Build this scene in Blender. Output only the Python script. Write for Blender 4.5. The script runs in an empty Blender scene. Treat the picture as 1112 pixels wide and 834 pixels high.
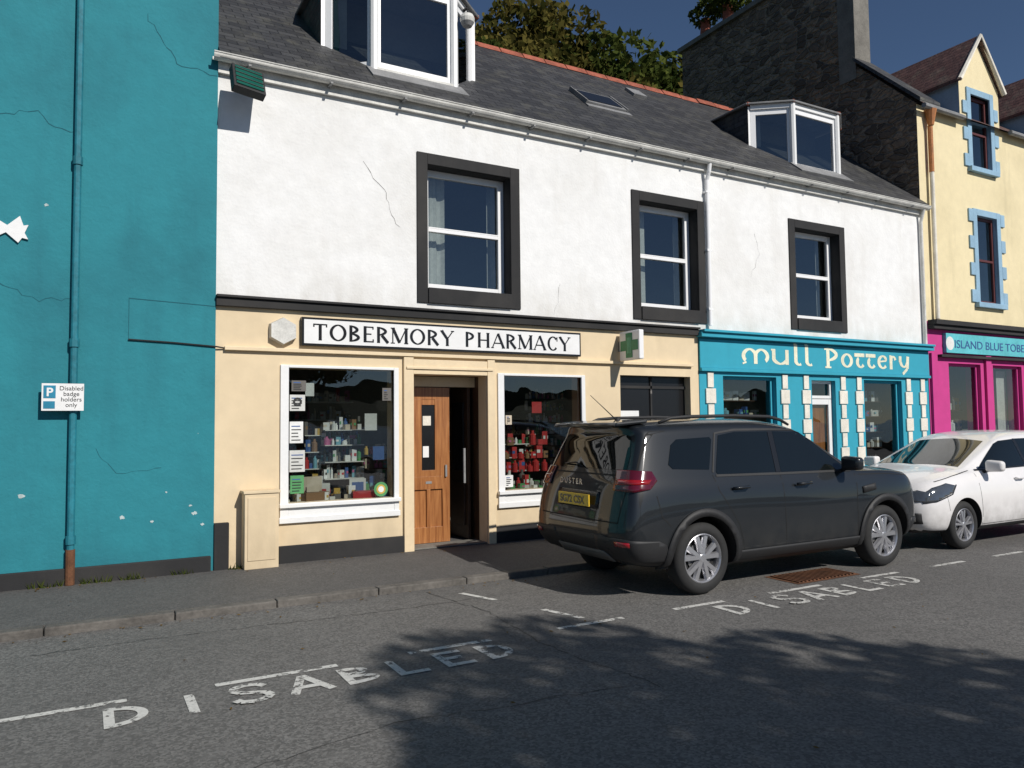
import bpy,bmesh,math,random
from mathutils import Vector,Matrix,noise
from mathutils.bvhtree import BVHTree
random.seed(7)
sc=bpy.context.scene
COL=sc.collection
# ------------------------------------------------------------------ helpers
def empty(name,loc=(0,0,0),rz=0,scale=(1,1,1)):
    o=bpy.data.objects.new(name,None); COL.objects.link(o); o.location=loc; o.rotation_euler=(0,0,rz); o.scale=scale
    return o
class MB:
    def __init__(s): s.v=[];s.f=[];s.m=[];s.mats=[]
    def mi(s,mat):
        if mat not in s.mats: s.mats.append(mat)
        return s.mats.index(mat)
    def poly(s,pts,mat):
        b=len(s.v); s.v+= [tuple(p) for p in pts]; s.f.append(tuple(range(b,b+len(pts)))); s.m.append(s.mi(mat))
    def hexa(s,c,mat):
        b=len(s.v); s.v+=[tuple(p) for p in c]; k=s.mi(mat)
        for q in ((0,3,2,1),(4,5,6,7),(0,1,5,4),(1,2,6,5),(2,3,7,6),(3,0,4,7)):
            s.f.append(tuple(b+i for i in q)); s.m.append(k)
    def box(s,x0,x1,y0,y1,z0,z1,mat):
        s.hexa([(x0,y0,z0),(x1,y0,z0),(x1,y1,z0),(x0,y1,z0),(x0,y0,z1),(x1,y0,z1),(x1,y1,z1),(x0,y1,z1)],mat)
    def bar(s,p0,p1,z0,z1,out,inn,mat):
        d=Vector((p1[0]-p0[0],p1[1]-p0[1])).normalized(); n=Vector((d.y,-d.x))
        a=[(p0[0]+n.x*out,p0[1]+n.y*out),(p1[0]+n.x*out,p1[1]+n.y*out),(p1[0]-n.x*inn,p1[1]-n.y*inn),(p0[0]-n.x*inn,p0[1]-n.y*inn)]
        s.hexa([(x,y,z0) for x,y in a]+[(x,y,z1) for x,y in a],mat)
    def obox(s,c,size,rot,mat):
        M=Matrix.Translation(Vector(c))@rot.to_4x4()
        hx,hy,hz=[q/2 for q in size]
        s.hexa([M@Vector(p) for p in ((-hx,-hy,-hz),(hx,-hy,-hz),(hx,hy,-hz),(-hx,hy,-hz),(-hx,-hy,hz),(hx,-hy,hz),(hx,hy,hz),(-hx,hy,hz))],mat)
    def tube(s,pts,rads,mat,n=8):
        pts=[Vector(p) for p in pts]
        if not isinstance(rads,(list,tuple)): rads=[rads]*len(pts)
        k=s.mi(mat); b=len(s.v); up=Vector((.13,.31,.94)).normalized()
        for i,p in enumerate(pts):
            t=(pts[min(i+1,len(pts)-1)]-pts[max(i-1,0)]).normalized()
            a=t.cross(up)
            if a.length<.05: a=t.cross(Vector((1,0,0)))
            a.normalize(); c=t.cross(a)
            for j in range(n):
                an=2*math.pi*j/n; s.v.append(tuple(p+(a*math.cos(an)+c*math.sin(an))*rads[i]))
        for i in range(len(pts)-1):
            for j in range(n):
                s.f.append((b+i*n+j,b+i*n+(j+1)%n,b+(i+1)*n+(j+1)%n,b+(i+1)*n+j)); s.m.append(k)
        s.f.append(tuple(b+j for j in range(n))[::-1]); s.m.append(k)
        e=b+(len(pts)-1)*n; s.f.append(tuple(e+j for j in range(n))); s.m.append(k)
    def lathe(s,prof,origin,axis,mat,n=40):
        k=s.mi(mat); b=len(s.v); o=Vector(origin)
        for (h,r) in prof:
            for j in range(n):
                an=2*math.pi*j/n; c,d=r*math.cos(an),r*math.sin(an)
                if axis=='y+': p=Vector((c,h,d))
                elif axis=='y-': p=Vector((c,-h,d))
                elif axis=='z': p=Vector((c,d,h))
                else: p=Vector((h,c,d))
                s.v.append(tuple(o+p))
        for i in range(len(prof)-1):
            for j in range(n):
                s.f.append((b+i*n+j,b+i*n+(j+1)%n,b+(i+1)*n+(j+1)%n,b+(i+1)*n+j)); s.m.append(k)
    def wall(s,x0,x1,z0,z1,y,th,holes,mat,reveal=None):
        xs=sorted(set([x0,x1]+[h[0] for h in holes]+[h[1] for h in holes])); xs=[x for x in xs if x0<=x<=x1]
        zs=sorted(set([z0,z1]+[h[2] for h in holes]+[h[3] for h in holes])); zs=[z for z in zs if z0<=z<=z1]
        def inh(x,z): return any(h[0]<x<h[1] and h[2]<z<h[3] for h in holes)
        for i in range(len(xs)-1):
            for j in range(len(zs)-1):
                a,b,c,d=xs[i],xs[i+1],zs[j],zs[j+1]
                if inh((a+b)/2,(c+d)/2): continue
                s.poly([(a,y,c),(b,y,c),(b,y,d),(a,y,d)],mat)
                s.poly([(a,y+th,c),(a,y+th,d),(b,y+th,d),(b,y+th,c)],mat)
        rv=reveal or mat
        for a,b,c,d in holes:
            s.poly([(a,y,c),(a,y+th,c),(a,y+th,d),(a,y,d)],rv); s.poly([(b,y,c),(b,y,d),(b,y+th,d),(b,y+th,c)],rv)
            s.poly([(a,y,d),(a,y+th,d),(b,y+th,d),(b,y,d)],rv); s.poly([(a,y,c),(b,y,c),(b,y+th,c),(a,y+th,c)],rv)
    def build(s,name,parent=None,smooth=False,bevel=0,merge=False,loc=None):
        me=bpy.data.meshes.new(name); me.from_pydata(s.v,[],s.f)
        for m in s.mats: me.materials.append(m)
        me.polygons.foreach_set("material_index",s.m)
        if smooth: me.polygons.foreach_set("use_smooth",[True]*len(s.f))
        me.update()
        if merge:
            bm=bmesh.new(); bm.from_mesh(me); bmesh.ops.remove_doubles(bm,verts=bm.verts,dist=1e-4); bmesh.ops.recalc_face_normals(bm,faces=bm.faces); bm.to_mesh(me); bm.free()
        o=bpy.data.objects.new(name,me); COL.objects.link(o)
        if parent: o.parent=parent
        if loc: o.location=loc
        if bevel:
            md=o.modifiers.new("b","BEVEL"); md.width=bevel; md.segments=2; md.limit_method='ANGLE'
        return o
# ------------------------------------------------------------------ materials
def newmat(name):
    m=bpy.data.materials.new(name); m.use_nodes=True; t=m.node_tree; t.nodes.clear()
    out=t.nodes.new("ShaderNodeOutputMaterial"); return m,t,out
def nd(t,ty,ins=None,**pr):
    n=t.nodes.new(ty)
    for k,v in pr.items(): setattr(n,k,v)
    if ins:
        for k,v in ins.items():
            sck=n.inputs[k]
            if isinstance(v,bpy.types.NodeSocket): t.links.new(v,sck)
            else: sck.default_value=v
    return n
def c4(c): return (c[0],c[1],c[2],1)
def coords(t,scale=(1,1,1)):
    tc=nd(t,"ShaderNodeTexCoord"); mp=nd(t,"ShaderNodeMapping",{"Vector":tc.outputs["Object"],"Scale":scale}); return mp.outputs[0]
def noi(t,vec,scale,detail=4,rough=.55):
    return nd(t,"ShaderNodeTexNoise",{"Vector":vec,"Scale":scale,"Detail":detail,"Roughness":rough}).outputs["Fac"]
def rng(t,v,a,b,c=0,d=1):
    return nd(t,"ShaderNodeMapRange",{"Value":v,"From Min":a,"From Max":b,"To Min":c,"To Max":d}).outputs[0]
def mix(t,f,a,b,bt='MIX'):
    n=nd(t,"ShaderNodeMix",data_type='RGBA',blend_type=bt)
    for i,v in ((0,f),(6,a),(7,b)):
        if isinstance(v,bpy.types.NodeSocket): t.links.new(v,n.inputs[i])
        else: n.inputs[i].default_value = v if i==0 else (c4(v) if len(v)==3 else v)
    return n.outputs[2]
def mul(t,a,b,op='MULTIPLY'):
    n=nd(t,"ShaderNodeMath",operation=op)
    for i,v in ((0,a),(1,b)):
        if isinstance(v,bpy.types.NodeSocket): t.links.new(v,n.inputs[i])
        else: n.inputs[i].default_value=v
    return n.outputs[0]
def bsdf(t,out,**k):
    p=nd(t,"ShaderNodeBsdfPrincipled")
    for kk,v in k.items():
        s=p.inputs[kk.replace("_"," ")]
        if isinstance(v,bpy.types.NodeSocket): t.links.new(v,s)
        else: s.default_value = c4(v) if (hasattr(v,'__len__') and len(v)==3) else v
    t.links.new(p.outputs[0],out.inputs[0]); return p
def M(name,c,rough=.6,metal=0,var=.15,vs=3,bump=0,bs=60,coat=0,spec=.5):
    m,t,out=newmat(name); v=coords(t)
    n=noi(t,v,vs,3); n2=noi(t,v,vs*9,2)
    f=mul(t,mul(t,n,.6),mul(t,n2,.4),'ADD')
    colr=mix(t,rng(t,f,.35,.65),tuple(x*(1-var) for x in c),tuple(min(1,x*(1+var)) for x in c))
    p=bsdf(t,out,Base_Color=colr,Roughness=rough,Metallic=metal,Coat_Weight=coat)
    p.inputs["Coat Roughness"].default_value=.04; p.inputs["Specular IOR Level"].default_value=spec
    if bump:
        b=nd(t,"ShaderNodeBump",{"Height":noi(t,v,bs,2),"Strength":bump,"Distance":.01}); t.links.new(b.outputs[0],p.inputs["Normal"])
    return m
def wallmat(name,base,dirt,damt=.5,peel=None,pth=.68,streak=.5,bump=.35,bs=35,zr=None):
    m,t,out=newmat(name); v=coords(t)
    n=noi(t,v,.9,5,.6); n2=noi(t,v,7,4,.6); st=noi(t,coords(t,(2.2,2.2,.3)),1.3,5,.6)
    cc=mix(t,rng(t,n2,.3,.7),tuple(x*.95 for x in base),tuple(min(1,x*1.03) for x in base))
    cc=mix(t,mul(t,rng(t,n,.45,.75),damt),cc,dirt)
    cc=mix(t,mul(t,rng(t,st,.55,.8),streak),cc,dirt)
    if zr:
        z=nd(t,"ShaderNodeSeparateXYZ",{0:v}).outputs[2]
        for (a,b,amt) in zr:
            cc=mix(t,mul(t,mul(t,rng(t,z,a,b),rng(t,noi(t,coords(t,(1,1,.4)),3.5,5),.35,.65)),amt),cc,dirt)
    if peel:
        pn=noi(t,v,2.6,7,.62); big=rng(t,noi(t,v,.7,2),.42,.55)
        cc=mix(t,mul(t,rng(t,pn,pth,pth+.012),big),cc,peel)
    p=bsdf(t,out,Base_Color=cc,Roughness=.85)
    h=mul(t,mul(t,noi(t,v,bs,3),.5),mul(t,noi(t,v,4,3),1.4),'ADD')
    b=nd(t,"ShaderNodeBump",{"Height":h,"Strength":bump,"Distance":.012}); t.links.new(b.outputs[0],p.inputs["Normal"])
    return m
def glassmat(name,tint=(.75,.8,.78),base=.10,strn=1.0,rough=.0):
    m,t,out=newmat(name)
    fr=nd(t,"ShaderNodeFresnel",{"IOR":1.5}).outputs[0]
    f=mul(t,mul(t,fr,strn),base,'ADD')
    v=coords(t); b=nd(t,"ShaderNodeBump",{"Height":noi(t,v,1.3,2),"Strength":.08,"Distance":.05})
    g=nd(t,"ShaderNodeBsdfGlossy",{"Color":(.95,.97,1,1),"Roughness":rough,"Normal":b.outputs[0]})
    tr=nd(t,"ShaderNodeBsdfTransparent",{"Color":c4(tint)})
    mx=nd(t,"ShaderNodeMixShader",{0:f,1:tr.outputs[0],2:g.outputs[0]}); t.links.new(mx.outputs[0],out.inputs[0]); return m
white_wall=wallmat("white_render",(.81,.81,.80),(.48,.45,.39),.28,None,streak=.25,bump=.5,zr=[(5.2,5.6,.35),(3.5,2.95,.6)])
teal_wall=wallmat("teal_paint",(.018,.210,.255),(.010,.12,.155),.6,(.42,.50,.50),.71,streak=.4,bump=.6,zr=[(.9,.2,.5)])
cream_wall=wallmat("cream_paint",(.74,.60,.40),(.42,.33,.21),.25,None,streak=.2,bump=.12,zr=[(.8,.2,.6)])
blue_wall=wallmat("blue_paint",(.03,.34,.46),(.02,.22,.3),.3,None,streak=.2,bump=.12)
pink_wall=wallmat("pink_paint",(.56,.045,.24),(.35,.03,.16),.3,None,streak=.2,bump=.12)
yellow_wall=wallmat("yellow_paint",(.78,.67,.42),(.45,.38,.22),.35,None,streak=.45,bump=.25)
paleblue=M("pale_blue_paint",(.26,.42,.55),.8,var=.12)
black_paint=wallmat("black_paint",(.018,.018,.019),(.06,.055,.05),.5,(.3,.28,.26),.72,streak=.3,bump=.25)
white_paint=M("white_gloss",(.80,.80,.79),.35,var=.04)
white_pvc=M("white_pvc",(.84,.84,.84),.3,var=.02)
off_white=M("weathered_white",(.62,.61,.57),.6,var=.2,vs=6)
cream_paint=M("cream_gloss",(.76,.61,.40),.45,var=.06)
quoin=M("quoin_cream",(.74,.70,.61),.8,var=.15,vs=5)
dark_int=M("dark_interior",(.14,.13,.12),.9)
shop_int=M("shop_interior",(.22,.20,.17),.9)
black_gloss=M("black_gloss",(.012,.012,.013),.25,var=.05)
black_plastic=M("black_plastic",(.016,.016,.017),.6,var=.15,bump=.1,bs=300)
lead=M("lead_grey",(.22,.22,.22),.6,var=.25,vs=5)
curtain=M("curtain",(.60,.59,.55),.9)
rust=M("rust_brown",(.13,.055,.025),.9,var=.4,vs=9)
orange_pipe=M("orange_pipe",(.42,.16,.05),.7,var=.3)
red_tile=M("red_ridge_tile",(.30,.085,.05),.85,var=.4,vs=6,bump=.3)
cement=M("cement_render",(.17,.16,.14),.9,var=.25,vs=4,bump=.4,bs=30)
glass=glassmat("window_glass",(.72,.77,.76),.05,1.3)
glass_up=glassmat("upper_window_glass",(.66,.72,.72),.08,1.2)
def woodmat():
    m,t,out=newmat("varnished_wood"); v=coords(t,(14,14,.9)); n=noi(t,v,2.2,6,.65)
    cc=mix(t,rng(t,n,.35,.65),(.24,.085,.026),(.44,.19,.065)); bsdf(t,out,Base_Color=cc,Roughness=.35,Coat_Weight=.3); return m
wood=woodmat()
dwood=M("dark_wood",(.06,.032,.018),.4,var=.3)
def slatemat(name,c1,c2,w=.24,h=.135,mc=(.012,.012,.013),yz=False,lich=(.17,.16,.12)):
    m,t,out=newmat(name); tc=nd(t,"ShaderNodeTexCoord"); sp=nd(t,"ShaderNodeSeparateXYZ",{0:tc.outputs["Object"]})
    a=mul(t,sp.outputs[0],sp.outputs[1],'ADD') if yz else sp.outputs[0]
    cb=nd(t,"ShaderNodeCombineXYZ",{0:a,1:mul(t,sp.outputs[2],1.54)})
    br=nd(t,"ShaderNodeTexBrick",{"Vector":cb.outputs[0],"Color1":c4(c1),"Color2":c4(c2),"Mortar":c4(mc),"Scale":1.,"Mortar Size":.007,"Mortar Smooth":.3,"Bias":-.1,"Brick Width":w,"Row Height":h},offset=.5)
    v=coords(t); cc=mix(t,mul(t,rng(t,noi(t,v,3,7,.65),.5,.7),.6),br.outputs["Color"],lich)
    cc=mix(t,rng(t,noi(t,v,14,4),.3,.7,.0,.35),cc,tuple(x*.5 for x in c1))
    p=bsdf(t,out,Base_Color=cc,Roughness=.6)
    fr=nd(t,"ShaderNodeMath",{0:mul(t,mul(t,sp.outputs[2],1.54),1/h)},operation='FRACT').outputs[0]
    hgt=mul(t,mul(t,fr,-.6),mul(t,br.outputs["Fac"],-1.0),'ADD'); hgt=mul(t,hgt,mul(t,noi(t,v,9,3),.9),'ADD')
    b=nd(t,"ShaderNodeBump",{"Height":hgt,"Strength":.8,"Distance":.02}); t.links.new(b.outputs[0],p.inputs["Normal"]); return m
slate=slatemat("slate_roof",(.032,.032,.034),(.068,.068,.07),lich=(.12,.115,.09))
slate_y=slatemat("slate_cheek",(.035,.035,.037),(.07,.07,.072),yz=True)
slate_red=slatemat("red_brown_slate",(.12,.06,.05),(.18,.10,.085),yz=True)
def stonemat():
    m,t,out=newmat("rubble_stone"); v0=coords(t,(1,1,1.9)); w=nd(t,"ShaderNodeTexNoise",{"Vector":v0,"Scale":3.,"Detail":2.})
    vv=nd(t,"ShaderNodeVectorMath",{0:v0,1:nd(t,"ShaderNodeVectorMath",{0:w.outputs["Color"],"Scale":.28},operation='SCALE').outputs[0]},operation='ADD').outputs[0]
    vo=nd(t,"ShaderNodeTexVoronoi",{"Vector":vv,"Scale":4.0}); ed=nd(t,"ShaderNodeTexVoronoi",{"Vector":vv,"Scale":4.0},feature='DISTANCE_TO_EDGE').outputs["Distance"]
    r=nd(t,"ShaderNodeSeparateColor",{0:vo.outputs["Color"]}).outputs[0]
    cc=mix(t,r,(.08,.06,.045),(.40,.29,.20)); cc=mix(t,rng(t,noi(t,coords(t),12,5),.35,.7,0,.6),cc,(.10,.08,.06))
    cc=mix(t,rng(t,ed,.03,.08,.75,0),cc,(.26,.22,.17))
    p=bsdf(t,out,Base_Color=cc,Roughness=.9)
    b=nd(t,"ShaderNodeBump",{"Height":mul(t,rng(t,ed,0,.2),mul(t,noi(t,coords(t),20,4),.5),'ADD'),"Strength":.9,"Distance":.06}); t.links.new(b.outputs[0],p.inputs["Normal"]); return m
stone=stonemat()
def asphaltmat(name,c,dark=.6,agg=.35):
    m,t,out=newmat(name); v=coords(t)
    big=noi(t,v,.45,5,.6); mid=noi(t,v,5,5,.6); fine=nd(t,"ShaderNodeTexVoronoi",{"Vector":v,"Scale":70.}).outputs["Color"]
    f=nd(t,"ShaderNodeSeparateColor",{0:fine}).outputs[0]
    cc=mix(t,rng(t,f,.2,1),tuple(x*(1-agg) for x in c),tuple(x*(1+agg*1.2) for x in c))
    cc=mix(t,rng(t,big,.35,.7,0,.55),cc,tuple(x*dark for x in c)); cc=mix(t,rng(t,mid,.5,.75,0,.35),cc,tuple(x*1.35 for x in c))
    st=rng(t,noi(t,v,1.7,6,.7),.66,.74,0,.6); cc=mix(t,st,cc,tuple(x*.45 for x in c))
    p=bsdf(t,out,Base_Color=cc,Roughness=.85)
    b=nd(t,"ShaderNodeBump",{"Height":mul(t,f,noi(t,v,110,2),'ADD'),"Strength":.5,"Distance":.006}); t.links.new(b.outputs[0],p.inputs["Normal"]); return m
asphalt=asphaltmat("asphalt",(.148,.142,.134)); pave=asphaltmat("pavement_asphalt",(.105,.10,.095),.7,.25)
kerbm=M("kerb_stone",(.12,.11,.098),.9,var=.35,vs=2.5,bump=.5,bs=40)
def wornpaint():
    m,t,out=newmat("worn_road_paint"); v=coords(t); n=noi(t,v,16,7,.75); n2=noi(t,v,2.5,3)
    f=rng(t,mul(t,n,mul(t,n2,.35),'ADD'),.69,.78)
    d=nd(t,"ShaderNodeBsdfDiffuse",{"Color":mix(t,noi(t,v,40,3),(.46,.45,.42),(.70,.69,.65))}); tr=nd(t,"ShaderNodeBsdfTransparent")
    mx=nd(t,"ShaderNodeMixShader",{0:f,1:d.outputs[0],2:tr.outputs[0]}); t.links.new(mx.outputs[0],out.inputs[0]); return m
roadpaint=wornpaint()
def leafmat(name,c1,c2):
    m,t,out=newmat(name); g=nd(t,"ShaderNodeNewGeometry"); v=coords(t)
    f=mul(t,mul(t,g.outputs["Random Per Island"],.5),mul(t,noi(t,v,.8,3),.7),'ADD')
    cc=mix(t,rng(t,f,.25,.85),c1,c2)
    d=nd(t,"ShaderNodeBsdfDiffuse",{"Color":cc}); tl=nd(t,"ShaderNodeBsdfTranslucent",{"Color":cc})
    mx=nd(t,"ShaderNodeMixShader",{0:.3,1:d.outputs[0],2:tl.outputs[0]}); t.links.new(mx.outputs[0],out.inputs[0]); return m
leafA=leafmat("foliage_olive",(.028,.040,.010),(.16,.13,.035)); leafB=leafmat("foliage_green",(.02,.038,.010),(.10,.12,.028)); dryleaf=leafmat("dry_leaf",(.10,.06,.02),(.25,.16,.06))
bark=M("bark",(.07,.055,.04),.95,var=.4,vs=8,bump=.6,bs=30)
grass=M("grass_ground",(.05,.07,.025),.95,var=.4,vs=.3)
# ------------------------------------------------------------------ ground, road
def sheet(name,x0,x1,y0,y1,z,mat):
    mb=MB(); mb.poly([(x0,y0,z),(x1,y0,z),(x1,y1,z),(x0,y1,z)],mat); return mb.build(name)
sheet("ground",-900,900,-900,900,-.03,grass)
sheet("road",-70,90,-9,7.4,0,asphalt)
wm,wt,wo=newmat("sea_water"); wv=coords(wt); wp=bsdf(wt,wo,Base_Color=(.01,.03,.045),Roughness=.12)
wb=nd(wt,"ShaderNodeBump",{"Height":noi(wt,wv,1.2,4),"Strength":.5,"Distance":.2}); wt.links.new(wb.outputs[0],wp.inputs["Normal"])
sheet("sea_water",-900,900,-900,-9.6,-.02,wm)
mb=MB(); mb.box(-70,90,-9.6,-9,-.2,.45,stone); mb.build("harbour_wall")
mb=MB(); x=-9.0
while x<25:
    L=.9+random.uniform(-.08,.1); yk=7.02 if x<8.35 else 7.25; j=random.uniform(-.006,.006)
    mb.box(x,x+L-.008,yk+j,yk+.125,-.05,.068+random.uniform(-.005,.005),kerbm); x+=L
mb.build("kerb",bevel=.012)
mb=MB()
def pav(x0,x1,y0):
    mb.hexa([(x0,y0,-.05),(x1,y0,-.05),(x1,8.35,-.05),(x0,8.35,-.05),(x0,y0,.065),(x1,y0,.065),(x1,8.35,.112),(x0,8.35,.112)],pave)
    mb.box(x0,x1,8.35,9.7,-.05,.112,pave)
pav(-9,8.4,7.14); pav(8.403,25,7.37); mb.build("pavement")
def glyph(mbx,ch,ox,oy,w,h,sw,place,mat,thin=None,serif=0):
    thin=thin or sw; k=[0]
    def line(x0,y0,x1,y1,wd):
        a=Vector((x0*w,y0*h));b=Vector((x1*w,y1*h)); n=(b-a).normalized(); n=Vector((-n.y,n.x))*wd/2; k[0]+=1
        q=[a-n,b-n,b+n,a+n]; mbx.poly([place(ox+p.x,oy+p.y,k[0]) for p in q],mat)
    def arc(cx,cy,rx,ry,a0,a1,n=14):
        k[0]+=1
        def rad(t):
            c,s_=math.cos(t),math.sin(t); wd=thin+(sw-thin)*abs(c); return ((cx*w+(rx*w)*c, cy*h+(ry*h)*s_),(cx*w+(rx*w-wd)*c,cy*h+(ry*h-wd)*s_))
        for i in range(n):
            t0=a0+(a1-a0)*i/n;t1=a0+(a1-a0)*(i+1)/n; (o0,i0),(o1,i1)=rad(t0),rad(t1)
            mbx.poly([place(ox+p[0],oy+p[1],k[0]) for p in (o0,o1,i1,i0)],mat)
    def stem(x,y0=0,y1=1,wd=None,ft=1,fb=1):
        line(x,y0,x,y1,wd or sw)
        if serif:
            if fb: line(x-serif,y0+.02,x+serif,y0+.02,thin*.8)
            if ft: line(x-serif,y1-.02,x+serif,y1-.02,thin*.8)
    hb=thin/h/2; hp=math.pi/2; pi=math.pi
    if ch=='T': stem(.5,0,1,ft=0); line(0,1-hb,1,1-hb,thin); serif and (line(.02,.8,.02,1,thin),line(.98,.8,.98,1,thin))
    elif ch=='O': arc(.5,.5,.52,.52,0,2*pi,28)
    elif ch=='C': arc(.55,.5,.55,.52,.75,2*pi-.75,22); serif and line(.96,.66,.96,.98,thin)
    elif ch=='D': stem(.12); arc(.15,.5,.8,.5,-hp,hp)
    elif ch=='B': stem(.14); arc(.2,.75,.62,.25,-hp,hp); arc(.2,.265,.74,.265,-hp,hp)
    elif ch=='E': stem(.14); line(.14,1-hb,.9,1-hb,thin); line(.14,.52,.75,.52,thin); line(.14,hb,.92,hb,thin); serif and (line(.9,.82,.9,1,thin),line(.92,0,.92,.2,thin))
    elif ch=='L': stem(.14); line(.14,hb,.9,hb,thin)
    elif ch=='I': stem(.5)
    elif ch=='P': stem(.14); arc(.2,.72,.7,.28,-hp,hp)
    elif ch=='R': stem(.14); arc(.2,.73,.66,.27,-hp,hp); line(.42,.48,.95,.0,sw)
    elif ch=='H': stem(.14); stem(.86); line(.14,.5,.86,.5,thin)
    elif ch=='M': stem(.08,wd=thin); line(.08,1,.5,.05,sw); line(.5,.05,.92,1,thin); stem(.92)
    elif ch=='Y': line(.02,1,.5,.45,sw); line(.5,.45,.98,1,thin); stem(.5,0,.48,ft=0); serif and (line(-.08,.98,.2,.98,thin*.8),line(.8,.98,1.08,.98,thin*.8))
    elif ch=='A': line(.02,0,.5,1,thin); line(.5,1,.98,0,sw); line(.2,.33,.8,.33,thin); serif and (line(-.08,.02,.14,.02,thin*.8),line(.82,.02,1.1,.02,thin*.8))
    elif ch=='S':
        pts=[(.9,.82),(.75,.95),(.45,1),(.18,.92),(.1,.74),(.25,.58),(.55,.5),(.82,.4),(.9,.24),(.75,.07),(.45,0),(.15,.07),(.05,.2)]
        for a,b in zip(pts[:-1],pts[1:]): line(a[0],a[1],b[0],b[1],sw)
    elif ch=='m': arc(.29,.5,.30,.5,.1,pi+.9); arc(.73,.5,.30,.5,-.9,pi-.1); line(.51,.0,.51,.75,sw); line(.02,.0,.16,.10,thin)
    elif ch=='u': arc(.5,.42,.5,.42,pi,2*pi); line(.11,.40,.11,1,sw); line(.89,.02,.89,1,sw); line(-.05,.97,.2,.97,thin)
    elif ch=='l': line(.35,.2,.35,1.42,sw); arc(.75,.26,.58,.27,pi,1.5*pi+.5); line(.1,1.40,.4,1.40,thin)
    elif ch=='p': line(.15,-.05,.15,1.25,sw); arc(.2,.85,.78,.45,-hp,hp); line(-.15,1.2,.2,1.27,thin); line(-.1,-.03,.4,-.03,thin)
    elif ch=='o': arc(.5,.5,.52,.5,0,2*pi,24)
    elif ch=='t': arc(.62,.42,.52,.42,hp+.5,1.5*pi+.9); line(-.05,.92,1.05,.92,sw*.8)
    elif ch=='e': arc(.55,.5,.53,.5,.75,2*pi-.8,22); line(.15,.52,.9,.60,thin); arc(.6,.72,.36,.27,-.5,hp)
    elif ch=='r': line(.2,0,.2,1,sw); arc(.5,.62,.42,.38,.3,pi-.2); line(0,.97,.25,.97,thin)
    elif ch=='y': arc(.5,.55,.45,.40,pi,2*pi); line(.13,.55,.13,1,sw); line(.9,1,.82,.1,sw); line(.82,.1,.35,-.32,sw*.7)
mb=MB()
zp=lambda x,y,k:(x,y,.004+k*.0006)
for x0 in (.12,4.78):
    for i,ch in enumerate("DISABLED"):
        glyph(mb,ch,x0+i*.335,4.70,.24,.33,.055,zp,roadpaint)
for a,b in ((-.95,.25),(.74,1.51),(2.02,2.67),(3.26,3.9),(4.44,5.02),(5.6,6.3),(6.9,7.5),(8.1,8.7),(9.3,9.9),(10.5,11.1),(-2.6,-1.6)):
    mb.poly([(a,5.10,.004),(b,5.10,.004),(b,5.16,.004),(a,5.16,.004)],roadpaint)
for p,q in (((3.13,6.68),(3.28,6.26)),((3.46,5.72),(3.58,5.30)),((8.5,6.6),(8.6,6.2))):
    mb.poly([(p[0],p[1],.004),(q[0],q[1],.004),(q[0]+.06,q[1],.004),(p[0]+.06,p[1],.004)],roadpaint)
mb.build("road_markings")
mb=MB()
mb.poly([(6.15,5.26,.004),(7.1,5.26,.004),(7.1,5.7,.004),(6.15,5.7,.004)],rust)
for i in range(16): mb.box(6.2+i*.055,6.225+i*.055,5.3,5.66,.005,.016,rust)
mb.build("drain_grate")
tar=M("tar_seam",(.03,.03,.03),.7)
mb=MB(); rk=random.Random(12)
for pts in ([(-2,6.45),(.5,6.5),(2.4,6.38),(4.2,6.45)],[(-1,3.9),(.4,3.75),(1.5,3.98),(3,3.8)],[(2.9,6.9),(3.05,5.9),(2.95,4.8),(3.1,3.6)],[(8,3.6),(9.5,4.2),(12,4.0)]):
    P=[]
    for a,b in zip(pts[:-1],pts[1:]):
        n_=int(math.dist(a,b)/.08)
        for i in range(n_): P.append((a[0]+(b[0]-a[0])*i/n_+rk.uniform(-.02,.02),a[1]+(b[1]-a[1])*i/n_+rk.uniform(-.02,.02)))
    for a,b in zip(P[:-1],P[1:]):
        d=Vector((b[0]-a[0],b[1]-a[1])).normalized(); n=Vector((-d.y,d.x))*rk.uniform(.001,.005)
        mb.poly([(a[0]-n.x,a[1]-n.y,.0025),(b[0]-n.x,b[1]-n.y,.0025),(b[0]+n.x,b[1]+n.y,.0025),(a[0]+n.x,a[1]+n.y,.0025)],tar)
mb.build("road_cracks")
# ------------------------------------------------------------------ windows
def win(mb,p0,p1,z0,z1,fm,gm,fw=.07,rails=(),mull=(),dep=.05,out=.0):
    d=Vector((p1[0]-p0[0],p1[1]-p0[1])); L=d.length; d.normalize()
    P=lambda s:(p0[0]+d.x*s,p0[1]+d.y*s)
    mb.bar(P(0),P(fw),z0,z1,out,dep,fm); mb.bar(P(L-fw),P(L),z0,z1,out,dep,fm)
    mb.bar(P(fw),P(L-fw),z0,z0+fw,out-.002,dep,fm); mb.bar(P(fw),P(L-fw),z1-fw,z1,out-.002,dep,fm)
    for r in rails: mb.bar(P(fw),P(L-fw),r-.022,r+.022,out+.004,dep,fm)
    for m_ in mull: mb.bar(P(m_-.03),P(m_+.03),z0+fw,z1-fw,out-.004,dep,fm)
    n=Vector((d.y,-d.x))*-(dep*.5); a,b=P(fw*.5),P(L-fw*.5)
    mb.poly([(a[0]+n.x,a[1]+n.y,z0+fw*.5),(b[0]+n.x,b[1]+n.y,z0+fw*.5),(b[0]+n.x,b[1]+n.y,z1-fw*.5),(a[0]+n.x,a[1]+n.y,z1-fw*.5)],gm)
F=8.62
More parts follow.
